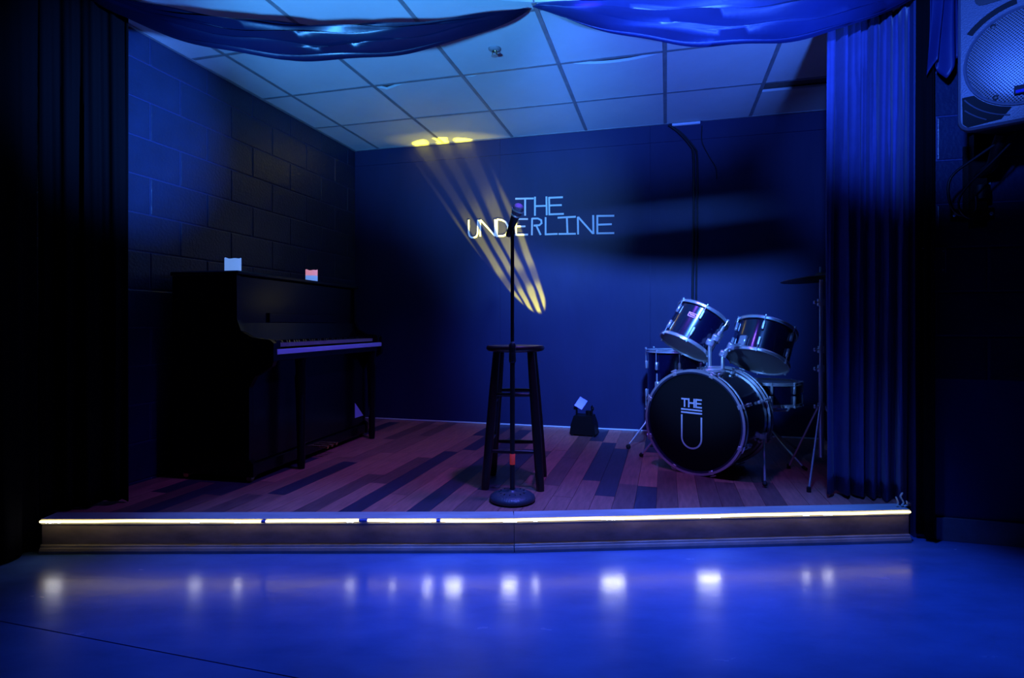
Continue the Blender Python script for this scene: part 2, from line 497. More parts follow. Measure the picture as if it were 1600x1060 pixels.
tag(bb, 'black rubber baseboard at the foot of the block wall', 'baseboard', kind='structure')
tr = obj('trim_1', MB().bev(2.315, 2.42, B_F - 0.035, B_F - 0.001, 0.0, 2.9, 0.004), M_black, None, G(0, 0, 0), ROTG)
tag(tr, 'black door casing at the right edge beyond the block wall', 'casing', kind='structure')

# ---- suspended ceiling
ceil = thing('ceiling', 'suspended ceiling of square white tiles over the stage', 'ceiling', kind='structure')
VAL = [Vector((-1.95, 2.60)), Vector((0.10, 2.80)), Vector((1.95, 2.66))]   # line of the valance, front edge of the ceiling
cols = [A_L] + [i * 0.61 for i in range(-3, 3)] + [A_R]
rows = [B_B, -0.61, -1.22, -1.83, -2.44, -3.05]
def val_half(x):
    return (VAL[0], VAL[1]) if x < VAL[1].x else (VAL[1], VAL[2])
def in_front_clip(poly_w):
    p, q = val_half(sum(v[0] for v in poly_w) / len(poly_w))
    d = (q - p).normalized(); n = Vector((-d.y, d.x))
    return clip(poly_w, p - n * 0.03, n)
shade_gaps = {(2, 1): lambda t: 0.10 * max(0, 1 - t / 0.42) if t > 0.03 else 0.02, (3, 1): lambda t: 0.05 * max(0, 1 - t / 0.24) if t > 0.03 else 0.01,
        (4, 1): lambda t: 0.07 * math.sin(PI * max(0, (t - 0.08) / 0.92)) ** 0.7, (6, 0): lambda t: 0.15}
for i in range(len(cols) - 1):
    for j in range(len(rows) - 1):
        a0, a1, b1, b0 = cols[i] + 0.004, cols[i + 1] - 0.004, rows[j] - 0.004, rows[j + 1] + 0.004
        quad = [(a0, b0), (a1, b0), (a1, b1), (a0, b1)]
        pw_ = in_front_clip([tuple(G(a, b).xy) for a, b in quad])
        if len(pw_) < 3: continue
        loc = [toG(*p) for p in pw_]
        gp = shade_gaps.get((i, j))
        mb = MB()
        dz = random.uniform(0.0, 0.0015)
        if gp is None:
            mb.slab([(a - a0, b - b0) for a, b in loc], 0.004 + dz, 0.02 + dz)
        else:
            # a tile cut short along its front edge; a brown strip above paints shadow
            n = 12; W_, H_ = a1 - a0, b1 - b0
            for ii in range(n):
                t0, t1 = ii / n, (ii + 1) / n
                mb.slab([(W_ * t0, gp(t0)), (W_ * t1, gp(t1)), (W_ * t1, H_), (W_ * t0, H_)], 0.004 + dz, 0.02 + dz)
            bt = obj('shade_strip', MB().bev(0, W_, -0.02, 0.24, 0.03, 0.07, 0.008), M_tile_shade, ceil, G(a0, b0, CEIL), ROTG)
        obj('ceiling_tile', mb, M_tile, ceil, G(a0, b0, CEIL), ROTG)

def tee(p, q, w_=0.022):
    """inverted T bar between wall-frame points"""
    pa, qa = G(*p).xy, G(*q).xy
    d = (qa - pa).normalized(); n = Vector((-d.y, d.x)); L = (qa - pa).length
    # trim at the front line of the ceiling
    for s0, s1 in (val_half((pa.x if pa.y < qa.y else qa.x)),):
        e = (s1 - s0).normalized(); m_ = Vector((-e.y, e.x)); c0 = s0 - m_ * 0.03
        da, db = (pa - c0).dot(m_), (qa - c0).dot(m_)
        if da < 0 and db < 0: return None
        if da < 0: pa = pa + (qa - pa) * (-da / (db - da))
        elif db < 0: qa = pa + (qa - pa) * (da / (da - db))
    mb = MB()
    L = (qa - pa).length; ang = math.atan2(d.y, d.x)
    mb.box(0, L, -w_ / 2, w_ / 2, 0, 0.0035)
    mb.box(0, L, -0.0012, 0.0012, 0.0035, 0.03)
    return mb, (pa.x, pa.y, CEIL), (0, 0, ang)
for a in cols[1:-1]:
    t = tee((a, -3.05), (a, B_B))
    if t: obj('main_runner', t[0], M_tbar, ceil, t[1], t[2])
for b in rows[1:-1]:
    for i in range(len(cols) - 1):
        t = tee((cols[i] + 0.012, b), (cols[i + 1] - 0.012, b))
        if t: 
            o = obj('cross_tee', t[0], M_tbar, ceil, (t[1][0], t[1][1], t[1][2] + 0.0003), t[2])
obj('wall_angle', MB().box(A_L + 0.001, 0.640, B_B - 0.022, B_B - 0.005, -0.0015, 0.0035), M_tbar, ceil, G(0, 0, CEIL), ROTG)
obj('wall_angle', MB().box(0.88, A_R - 0.001, B_B - 0.022, B_B - 0.005, -0.0015, 0.0035), M_tbar, ceil, G(0, 0, CEIL), ROTG)
obj('wall_angle', MB().box(A_L + 0.001, A_L + 0.020, -2.6, B_B - 0.001, -0.0035, 0.0015), M_tbar, ceil, G(0, 0, CEIL), ROTG)
obj('loose_trim_strip', MB().bev(0.659, 0.866, B_B - 0.03, B_B - 0.006, -0.022, -0.004, 0.003), M_white, ceil, G(0, 0, CEIL), ROTG)
# rails that carry the drapes
for p_, q_, lb in (((-2.08, 2.545), (-1.76, 2.745), 'short black curtain rail above the left stage curtain'), ((1.51, 2.845), (1.90, 2.665), 'short black curtain rail above the blue velvet curtain')):
    tag(obj('curtain_rail', MB().tube([(*p_, CEIL - 0.022), (*q_, CEIL - 0.022)], 0.012, 10), M_stand, None, smooth=40), lb, 'curtain rail')

# ---- wall lettering: THE UNDERLINE, thin white strokes
LET = [
 ('T', [[(-0.59, 2.02), (-0.434, 2.014)], [(-0.506, 2.015), (-0.506, 1.876)]]),
 ('H', [[(-0.423, 2.027), (-0.423, 1.872)], [(-0.327, 2.024), (-0.325, 1.871)], [(-0.423, 1.95), (-0.327, 1.948)]]),
 ('E', [[(-0.305, 2.017), (-0.304, 1.874)], [(-0.31, 2.012), (-0.192, 2.01)], [(-0.304, 1.949), (-0.201, 1.947)], [(-0.31, 1.877), (-0.184, 1.875)]]),
 ('U', [[(-0.997, 1.865), (-0.997, 1.755), (-0.989, 1.728), (-0.972, 1.715), (-0.952, 1.713), (-0.929, 1.721), (-0.917, 1.747), (-0.914, 1.861)]]),
 ('N', [[(-0.895, 1.86), (-0.895, 1.72)], [(-0.893, 1.86), (-0.763, 1.719)], [(-0.765, 1.858), (-0.763, 1.717)]]),
 ('D', [[(-0.748, 1.857), (-0.748, 1.717)], [(-0.748, 1.857), (-0.709, 1.851), (-0.673, 1.832), (-0.653, 1.797), (-0.651, 1.762), (-0.666, 1.73), (-0.691, 1.718), (-0.754, 1.717)]]),
 ('E', [[(-0.584, 1.857), (-0.584, 1.716)], [(-0.585, 1.852), (-0.482, 1.847)], [(-0.584, 1.792), (-0.504, 1.788)], [(-0.589, 1.723), (-0.482, 1.719)]]),
 ('R', [[(-0.447, 1.854), (-0.449, 1.712)], [(-0.447, 1.849), (-0.399, 1.848), (-0.371, 1.833), (-0.368, 1.808), (-0.386, 1.792), (-0.434, 1.791)], [(-0.412, 1.79), (-0.375, 1.712)]]),
 ('L', [[(-0.334, 1.855), (-0.334, 1.711)], [(-0.339, 1.715), (-0.235, 1.715)]]),
 ('I', [[(-0.235, 1.846), (-0.087, 1.847)], [(-0.159, 1.844), (-0.154, 1.712)], [(-0.227, 1.714), (-0.087, 1.71)]]),
 ('N', [[(-0.07, 1.846), (-0.068, 1.704)], [(-0.067, 1.844), (0.051, 1.706)], [(0.053, 1.853), (0.055, 1.702)]]),
 ('E', [[(0.086, 1.851), (0.086, 1.702)], [(0.082, 1.845), (0.219, 1.84)], [(0.086, 1.775), (0.2, 1.774)], [(0.082, 1.706), (0.219, 1.703)]]),
]
def stroke(mb, pts, wd, y0, y1):
    """flat painted stroke in the x-z plane with mitred corners"""
    P = [Vector(p) for p in pts]; n = len(P); L = []; R = []
    for i in range(n):
        d0 = (P[i] - P[i - 1]).normalized() if i else (P[1] - P[0]).normalized()
        d1 = (P[i + 1] - P[i]).normalized() if i < n - 1 else d0
        t = (d0 + d1).normalized(); nn = Vector((-t.y, t.x))
        k_ = wd / 2 / max(0.5, nn.dot(Vector((-d0.y, d0.x))))
        L.append(P[i] + nn * k_); R.append(P[i] - nn * k_)
    for i in range(n - 1):
        mb.prism([tuple(L[i]), tuple(R[i]), tuple(R[i + 1]), tuple(L[i + 1])], y0, y1)
sign = thing('wall_lettering', 'thin white lettering reading THE UNDERLINE on the back wall', 'lettering', G(0, B_B, 0), ROTG)
for ch, sts in LET:
    mb = MB()
    for q, s_ in enumerate(sts): stroke(mb, s_, 0.0145, -0.0022 - 0.0002 * q, -0.0004)
    obj('letter', mb, M_letter, sign)

# ---- cables on the back wall
def cable(name, pts, r, m, label, parent=None):
    o = obj(name, MB().tube(pts, r, 8), m, parent, smooth=60)
    if label: tag(o, label, 'cable')
    return o
def smooth_path(P, n=6):
    P = [Vector(p) for p in P]; out = []
    for i in range(len(P) - 1):
        p0, p1, p2, p3 = P[max(i - 1, 0)], P[i], P[i + 1], P[min(i + 2, len(P) - 1)]
        for k in range(n):
            t = k / n
            out.append(0.5 * ((2 * p1) + (-p0 + p2) * t + (2 * p0 - 5 * p1 + 4 * p2 - p3) * t * t + (-p0 + 3 * p1 - 3 * p2 + p3) * t ** 3))
    out.append(P[-1]); return out
cp = [(0.636, 2.512), (0.707, 2.452), (0.791, 2.346), (0.819, 2.255), (0.819, 1.846), (0.815, 1.504), (0.811, 1.162), (0.81, 0.30)]
cable('power_cable', smooth_path([G(a, B_B - 0.0165, z) for a, z in cp]), 0.009, M_cable, 'thick black cable dropping down the back wall behind the drums')
cable('power_cable', smooth_path([G(a + 0.026, B_B - 0.0145, z - 0.012) for a, z in cp]), 0.007, M_cable, 'thinner black cable running beside the thick one on the back wall')
cable('signal_wire', smooth_path([G(a, B_B - 0.008, z) for a, z in [(0.88, 2.49), (0.88, 2.369), (0.931, 2.253), (0.977, 2.167), (0.986, 2.08)]]), 0.0035, M_cable, 'short thin wire hanging from the ceiling corner strip')

# ---- sprinkler
sp = thing('sprinkler', 'small sprinkler head hanging from a ceiling tile', 'sprinkler', (-0.098, 3.235, CEIL))
obj('escutcheon', MB().lathe([(0.036, 0.004), (0.036, 0.0), (0.028, -0.008), (0.014, -0.010), (0.014, 0.004)], 20), M_tbar, sp, smooth=40)
obj('frame', MB().tube([(0.0, 0, -0.008), (0.012, 0, -0.016), (0.012, 0, -0.028), (0, 0, -0.036), (-0.012, 0, -0.028), (-0.012, 0, -0.016)], 0.003, 6, closed=True), M_brass, sp, smooth=60)
obj('deflector', MB().lathe([(0.0, -0.035), (0.019, -0.036), (0.019, -0.039), (0.0, -0.039)], 16), M_tbar, sp)

# ================================================================== DRAPES
def drape(name, pts, nf, amp, z0, z1, m, label, seed=0, hem=0.01, rows_=26, drift=0.0, pinch=0.55):
    rnd = random.Random(seed)
    P = [Vector(p) for p in pts]
    seg = [(P[i + 1] - P[i]).length for i in range(len(P) - 1)]; tot = sum(seg)
    ph = [rnd.uniform(-0.6, 0.6) for _ in range(nf + 2)]
    am = [rnd.uniform(0.55, 1.25) for _ in range(nf + 2)]
    hm = [rnd.uniform(-1, 1) for _ in range(nf + 2)]
    NU = nf * 12
    def at(s):
        s *= tot
        for i, L in enumerate(seg):
            if s <= L or i == len(seg) - 1:
                d = (P[i + 1] - P[i]).normalized(); return P[i] + d * s, Vector((d.y, -d.x))
            s -= L
    def fn(u, v):
        p, n = at(u)
        x = u * nf; k_ = min(int(x), nf); fr = x - k_
        a = am[k_] * (1 - fr) + am[k_ + 1] * fr
        f_ = ph[k_] * (1 - fr) + ph[k_ + 1] * fr
        wv = math.sin(2 * PI * x + f_ + 0.5 * math.sin(3.1 * v + k_))
        wv = math.copysign(abs(wv) ** 0.75, wv)
        kk = amp * a * (pinch + (1 - pinch) * v ** 0.7) * wv + amp * 0.25 * math.sin(2 * PI * x * 2.3 + 4 * v + f_)
        h = hem * (hm[k_] * (1 - fr) + hm[k_ + 1] * fr)
        q = p + n * (kk + drift * v)
        zz = z1 + (z0 + h + abs(hem) - z1) * v
        return (q.x, q.y, zz)
    o = obj(name, MB().grid(fn, NU, rows_), m, None, smooth=80)
    md = o.modifiers.new('thickness', 'SOLIDIFY'); md.thickness = 0.004; md.offset = 0
    return tag(o, label, 'curtain')

drape('velvet_curtain', [(1.545, 2.815), (1.565, 2.795), (1.70, 2.77), (1.865, 2.675)], 6, 0.048, STG + 0.002, CEIL - 0.06, M_velvet,
      'blue velvet curtain in deep folds at the right side of the stage', 11, 0.008)
drape('black_curtain', [(1.862, 2.648), (1.878, 2.60), (1.884, 2.57)], 2, 0.012, 0.002, CEIL - 0.035, M_bvelvet,
      'narrow black curtain reaching the house floor beside the blue velvet one', 5, 0.012)
drape('black_curtain', [(-1.80, 2.70), (-1.90, 2.63), (-2.075, 2.525)], 4, 0.022, STG + 0.002, CEIL - 0.035, M_bvelvet,
      'black curtain standing on the stage beside the piano', 8, 0.012)
drape('black_curtain', [(-2.046, 2.492), (-2.11, 2.25), (-2.20, 1.95), (-2.29, 1.62)], 6, 0.022, 0.002, 2.75, M_bvelvet,
      'black curtain hanging to the house floor at the far left edge', 9, 0.012)

# ---- swags
def swag(name, p0, p1, top_sag, bot_sag, m, label, seed, skew=0.5, folds=6, bulge=0.07, z_end0=None, z_end1=None, flat_top=False, nu=60, nv=26, gather=0.75):
    rnd = random.Random(seed)
    P0, P1 = Vector(p0), Vector(p1)
    d = (P1 - P0).to_2d().normalized(); n = Vector((d.y, -d.x))      # towards the audience
    pw_ = math.log(0.5) / math.log(skew)
    fph = rnd.uniform(0, 6)
    def fn(u, v):
        e = u ** pw_
        par = 4 * e * (1 - e)
        par = par ** 0.85
        sag = top_sag + (bot_sag - top_sag) * v
        p = P0.lerp(P1, u)
        # fold ripples run along the cloth from end to end
        rip = math.sin(2 * PI * folds * v + fph + 1.4 * math.sin(2.2 * u + seed)) * 0.5 + 0.3 * math.sin(2 * PI * folds * 1.7 * v + 5 * u)
        mid = par ** 0.5
        zz = p.z - sag * par + 0.020 * mid * rip * (0 if (flat_top and v < 0.05) else 1)
        belly = bulge * math.sin(PI * min(1, v * 0.92 + 0.06)) * mid
        off = belly + 0.040 * mid * rip
        crease = 0.009 * mid * math.sin(26 * u + 9 * v + seed)
        return (p.x + n.x * (off + crease), p.y + n.y * (off + crease), zz + 0.3 * crease)
    o = obj(name, MB().grid(fn, nu, nv), m, None, smooth=80)
    md = o.modifiers.new('thickness', 'SOLIDIFY'); md.thickness = 0.003; md.offset = 0
    return tag(o, label, 'valance')

swag('fabric_swag', (-1.97, 2.60, CEIL - 0.015), (0.085, 2.80, CEIL - 0.012), 0.150, 0.285, M_dsatin,
     'blue satin swag, colour darkened for shade, drooping across the left half of the stage top', 3, skew=0.47, folds=4, bulge=0.07)
swag('fabric_swag', (0.10, 2.79, CEIL - 0.006), (1.90, 2.600, CEIL - 0.006), 0.0, 0.235, M_satin,
     'bright blue satin swag drooping across the right half of the stage top', 4, skew=0.56, folds=4, bulge=0.075, flat_top=True)
# tail of the swag, hanging in front of the block wall
def tail_fn(u, v):
    x = 1.845 + 0.115 * u + 0.012 * math.sin(3 * v + 5 * u)
    y = 2.545 - 0.03 * u + 0.022 * math.sin(2 * PI * 2.2 * u + 2.0 * v) * (0.5 + 0.5 * v)
    bot = 2.045 + 0.09 * abs(math.sin(PI * 1.5 * u + 0.5)) + 0.02 * u
    return (x, y, CEIL - 0.01 + (bot - CEIL + 0.01) * v)
o = obj('swag_tail', MB().grid(tail_fn, 36, 20), M_satin, None, smooth=80)
md = o.modifiers.new('thickness', 'SOLIDIFY'); md.thickness = 0.003; md.offset = 0
tag(o, 'gathered blue satin tail hanging between the black curtain and the loudspeaker', 'valance')

# ================================================================== LED ROPE
led = thing('led_rope_light', 'glowing warm white light strip along the stage edge', 'light strip', (0, 2.476, STG - 0.008))
def on_front(x, off=0.004):
    for k in range(2):
        p, q = FRONT[k], FRONT[k + 1]
        if x <= q.x or k == 1:
            t = (x - p.x) / (q.x - p.x); r = p + (q - p) * t
            return Vector((r.x, r.y - off))
def rope(x0, x1, r=0.0052):
    pts = []; n = max(2, int((x1 - x0) / 0.05))
    for i in range(n + 1):
        x = x0 + (x1 - x0) * i / n; p = on_front(x, 0.0062)
        pts.append((p.x, p.y - 2.476, 0.0012 * math.sin(7 * x) + 0.0008 * math.sin(19 * x + 1)))
    return MB().tube(pts, r, 8)
brk = [(-2.012, -1.072), (-1.052, -0.656), (-0.618, -0.326), (-0.306, 1.786)]
for x0, x1 in brk: obj('light_segment', rope(x0, x1), M_led, led, smooth=60)
for x0, x1 in ((-1.071, -1.053), (-0.655, -0.619), (-0.325, -0.307)):
    obj('connector', rope(x0, x1, 0.006), M_ledj, led, smooth=60)
for x, L_ in ((-1.95, 0.05), (-1.35, 0.03), (-1.17, 0.02), (-0.69, 0.022), (-0.51, 0.014), (-0.36, 0.02), (-0.25, 0.05), (-0.01, 0.045), (0.10, 0.012), (0.435, 0.075), (0.86, 0.075), (1.30, 0.02), (1.40, 0.03)):
    p = on_front(x, 0.0125)
    ch = obj('bright_chip', MB().box(-L_ * 0.65, L_ * 0.65, -0.001, 0.001, -0.0032, 0.0032), M_ledj, led, (p.x, p.y - 2.476, 0.0))
    ch.data.materials.append(M_ledc if -0.45 < x < 1.0 else M_ledd)
    for f_ in ch.data.polygons:
        if f_.normal.y < -0.9: f_.material_index = 1
# ================================================================== STOOL
st = thing('bar_stool', 'dark wooden bar stool with round seat behind the microphone stand', 'stool', (0.018, 3.035, STG), (0, 0, math.radians(-6)))
obj('seat', MB().lathe([(0.0, 0.690), (0.120, 0.690), (0.146, 0.696), (0.153, 0.706), (0.153, 0.714), (0.147, 0.722), (0.120, 0.722), (0.05, 0.718), (0.0, 0.717)], 40), M_stool, st, smooth=40)
tops = [(sx * 0.088, sy * 0.088) for sx in (-1, 1) for sy in (-1, 1)]
def leg_pt(sx, sy, z):
    t = 1 - z / 0.69
    return Vector((sx * (0.088 + 0.052 * t), sy * (0.088 + 0.052 * t), z))
for sx in (-1, 1):
    for sy in (-1, 1):
        zs = [0.0, 0.02, 0.30, 0.5, 0.69]
        obj('leg', MB().tube([leg_pt(sx, sy, z) for z in zs], [0.0195, 0.021, 0.0225, 0.0215, 0.019], 14), M_stool, st, smooth=50)
def rung(p, q):
    m_ = (p + q) / 2
    obj('rung', MB().tube([p, p.lerp(q, 0.25), m_, p.lerp(q, 0.75), q], [0.008, 0.010, 0.011, 0.010, 0.008], 10), M_stool, st, smooth=50)
for sy, zs in ((-1, (0.19, 0.475)), (1, (0.19, 0.475))):
    for z in zs: rung(leg_pt(-1, sy, z), leg_pt(1, sy, z))
for sx in (-1, 1):
    for z in (0.235, 0.43): rung(leg_pt(sx, -1, z), leg_pt(sx, 1, z))

# ================================================================== MICROPHONE STAND
ms = thing('microphone_stand', 'black microphone stand with a round weighted base at centre stage', 'mic stand', (0.002, 2.72, STG))
obj('base', MB().lathe([(0.0, 0.0), (0.095, 0.0), (0.106, 0.006), (0.109, 0.014), (0.105, 0.024), (0.094, 0.033), (0.075, 0.040), (0.045, 0.044), (0.022, 0.046), (0.016, 0.054), (0.0, 0.054)], 48), M_iron, ms, smooth=50)
for k in range(14):
    a = 2 * PI * k / 14
    obj('base_rib', MB().bev(-0.005, 0.005, -0.0015, 0.0015, -0.001, 0.003, 0.0008), M_stand, ms, (0.06 * math.cos(a), 0.06 * math.sin(a), 0.0425), (0, 0.12, a))
obj('lower_tube', MB().lathe([(0.0, 0.05), (0.0115, 0.05), (0.0115, 0.655), (0.0, 0.655)], 16), M_stand, ms, smooth=40)
obj('clutch', MB().lathe([(0.0, 0.652), (0.013, 0.652), (0.0165, 0.66), (0.0165, 0.70), (0.015, 0.705), (0.0165, 0.71), (0.0165, 0.735), (0.011, 0.745), (0.0, 0.745)], 18), M_stand, ms, smooth=40)
obj('upper_tube', MB().lathe([(0.0, 0.74), (0.0085, 0.74), (0.0085, 1.262), (0.0, 1.262)], 14), M_stand, ms, smooth=40)
obj('red_tape', MB().lathe([(0.0122, 0.172), (0.0128, 0.173), (0.0128, 0.222), (0.0122, 0.223)], 16, closed=True), M_tape, ms, smooth=40)['label'] = 'band of red tape'
obj('collar', MB().lathe([(0.0, 0.742), (0.010, 0.742), (0.010, 0.752), (0.0, 0.752)], 14), M_chrome, ms)
clipd = Vector((0.20, -0.55, 0.81)).normalized()
obj('clip', MB().tube([(0.0, 0, 1.258), (0.0, 0, 1.275), (-0.004, 0.006, 1.282)], [0.011, 0.012, 0.012], 10), M_stand, ms, smooth=40)
mic = thing('microphone', 'black handheld microphone in the clip of the stand', 'microphone', (-0.020, 2.755, STG + 1.255), rot_to((0.34, -0.44, 0.83)))
obj('handle', MB().lathe([(0.0, 0.0), (0.0105, 0.0), (0.0125, 0.004), (0.0135, 0.03), (0.0185, 0.085), (0.0205, 0.105), (0.0, 0.105)], 20), M_stand, mic, smooth=40)
obj('grille_collar', MB().lathe([(0.0, 0.105), (0.023, 0.105), (0.0245, 0.109), (0.023, 0.113), (0.0, 0.113)], 22), M_chrome, mic, smooth=40)
obj('grille', MB().lathe([(0.0, 0.112), (0.0205, 0.112), (0.0255, 0.122), (0.0275, 0.136), (0.026, 0.150), (0.020, 0.161), (0.010, 0.167), (0.0, 0.168)], 24), M_mesh, mic, smooth=60)
obj('grille_band', MB().lathe([(0.0268, 0.132), (0.0288, 0.132), (0.0288, 0.138), (0.0268, 0.138)], 24, closed=True), M_chrome, mic, smooth=40)

# ================================================================== SCANNER LIGHT on the stage floor
fx = thing('scanner_light', 'small black effect light with tilted mirror on the stage floor by the back wall', 'stage light', (0.545, 4.345, STG), (0, 0, math.radians(-20)))
mb = MB().prism([(-0.098, 0.012), (0.098, 0.012), (0.088, 0.085), (0.066, 0.150), (-0.066, 0.150), (-0.088, 0.085)], -0.065, 0.075)
obj('housing', mb, M_fix, fx)
for x in (-0.08, 0.08):
    for y in (-0.05, 0.06):
        obj('foot', MB().lathe([(0.0, 0.0), (0.011, 0.0), (0.012, 0.013), (0.0, 0.013)], 10), M_rubber, fx, (x, y, 0))
for x in (-0.062, 0.055):
    obj('bracket_arm', MB().bev(x, x + 0.007, -0.02, 0.02, 0.14, 0.225, 0.002), M_fix, fx)
for x in (-0.074, 0.066):
    obj('bracket_knob', MB().lathe([(0.0, -0.006), (0.012, -0.006), (0.012, 0.006), (0.0, 0.006)], 12), M_fix, fx, (x, 0, 0.20), (0, PI / 2, 0))
obj('mirror', MB().bev(-0.045, 0.022, -0.003, 0.003, -0.045, 0.045, 0.0015), M_mirror, fx, (-0.015, -0.002, 0.232), (math.radians(-38), math.radians(28), 0))
obj('lamp_tube', MB().lathe([(0.0, 0.0), (0.022, 0.0), (0.026, 0.035), (0.0, 0.035)], 16), M_fix, fx, (0.03, 0.03, 0.145))
# its lamp throws a yellow gobo up across the back wall
def gobo_light():
    l = D.lights.new('gobo_lamp', 'SPOT')
    l.energy = 3300; l.color = (1.0, 0.86, 0.03)
    l.spot_size = math.radians(50); l.spot_blend = 0.2; l.shadow_soft_size = 0.004
    l.use_nodes = True
    nt = l.node_tree; em = nt.nodes['Emission']
    geo = nt.nodes.new('ShaderNodeNewGeometry'); sx = nt.nodes.new('ShaderNodeSeparateXYZ')
    nt.links.new(geo.outputs['Incoming'], sx.inputs[0])
    def M(op, a, b=None, c=None):
        n = nt.nodes.new('ShaderNodeMath'); n.operation = op
        for i, v in enumerate((a, b, c)):
            if v is None: continue
            if isinstance(v, (int, float)): n.inputs[i].default_value = v
            else: nt.links.new(v, n.inputs[i])
        return n.outputs[0]
    u = M('DIVIDE', sx.outputs[0], sx.outputs[2]); q = M('DIVIDE', sx.outputs[1], sx.outputs[2])
    # disc of the gobo
    du = M('DIVIDE', M('ADD', u, 0.50), 0.200); dq = M('DIVIDE', M('SUBTRACT', q, 0.398), 0.192)
    r2 = M('ADD', M('MULTIPLY', du, du), M('MULTIPLY', dq, dq))
    disc = nt.nodes.new('ShaderNodeMapRange'); disc.interpolation_type = 'SMOOTHSTEP'
    disc.inputs[1].default_value = 1.06; disc.inputs[2].default_value = 0.86; disc.inputs[3].default_value = 0; disc.inputs[4].default_value = 1
    nt.links.new(r2, disc.inputs[0])
    # slots: bars along the beam, waved by noise
    cv = nt.nodes.new('ShaderNodeCombineXYZ'); nt.links.new(u, cv.inputs[0]); nt.links.new(q, cv.inputs[1])
    nz = nt.nodes.new('ShaderNodeTexNoise'); nz.inputs['Scale'].default_value = 9; nz.inputs['Detail'].default_value = 1
    nt.links.new(cv.outputs[0], nz.inputs[0])
    uu = M('ADD', u, M('MULTIPLY', M('SUBTRACT', nz.outputs[0], 0.5), 0.085))
    s = M('SINE', M('MULTIPLY', uu, 2 * PI / 0.092))
    bar = nt.nodes.new('ShaderNodeMapRange'); bar.interpolation_type = 'SMOOTHSTEP'
    bar.inputs[1].default_value = -0.75; bar.inputs[2].default_value = 0.55; bar.inputs[3].default_value = 0.02; bar.inputs[4].default_value = 1
    nt.links.new(s, bar.inputs[0])
    # cross bridges that break the slots
    s2 = M('SINE', M('ADD', M('MULTIPLY', q, 2 * PI / 0.16), M('MULTIPLY', u, 14.0)))
    br = nt.nodes.new('ShaderNodeMapRange'); br.interpolation_type = 'SMOOTHSTEP'
    br.inputs[1].default_value = -1.0; br.inputs[2].default_value = -0.2; br.inputs[3].default_value = 0.25; br.inputs[4].default_value = 1
    nt.links.new(s2, br.inputs[0])
    wide = nt.nodes.new('ShaderNodeMapRange'); wide.interpolation_type = 'SMOOTHERSTEP'
    wide.inputs[1].default_value = 1.3; wide.inputs[2].default_value = 0.0; wide.inputs[3].default_value = 0; wide.inputs[4].default_value = 0.032
    du2 = M('DIVIDE', M('ADD', u, 0.49), 0.26); dq2 = M('DIVIDE', M('SUBTRACT', q, 0.25), 0.12)
    nt.links.new(M('ADD', M('MULTIPLY', du2, du2), M('MULTIPLY', dq2, dq2)), wide.inputs[0])
    tot = M('ADD', M('MULTIPLY', M('MULTIPLY', disc.outputs[0], bar.outputs[0]), br.outputs[0]), wide.outputs[0])
    nt.links.new(tot, em.inputs['Strength'])
    o = D.objects.new('gobo_lamp', l); COL.objects.link(o)
    o.location = (0.515, 4.335, STG + 0.275)
    aim(o, Vector(o.location) + Vector((-0.5, 0.40, 1.0)))
    return o
gobo_light()

# ================================================================== DRUMS
def lug_mesh():
    mb = MB()
    mb.bev(-0.008, 0.008, 0.0, 0.016, -0.028, 0.028, 0.004)
    return mb.mesh('lug', M_chrome, 40)
LUG = lug_mesh()
def rod_mesh(L):
    mb = MB().lathe([(0.0, 0), (0.0032, 0), (0.0032, L), (0.0, L)], 8)
    mb.bev(-0.007, 0.007, -0.004, 0.004, L - 0.004, L + 0.008, 0.0015)
    return mb.mesh('tension_rod', M_chrome, 40)

def hoop_metal(r, z, h=0.020):
    return MB().lathe([(r + 0.004, z - h / 2), (r + 0.012, z - h / 2), (r + 0.013, z - h / 2 + 0.004), (r + 0.009, z - h / 2 + 0.006), (r + 0.009, z + h / 2 - 0.004), (r + 0.013, z + h / 2), (r + 0.004, z + h / 2)], 48, closed=True)

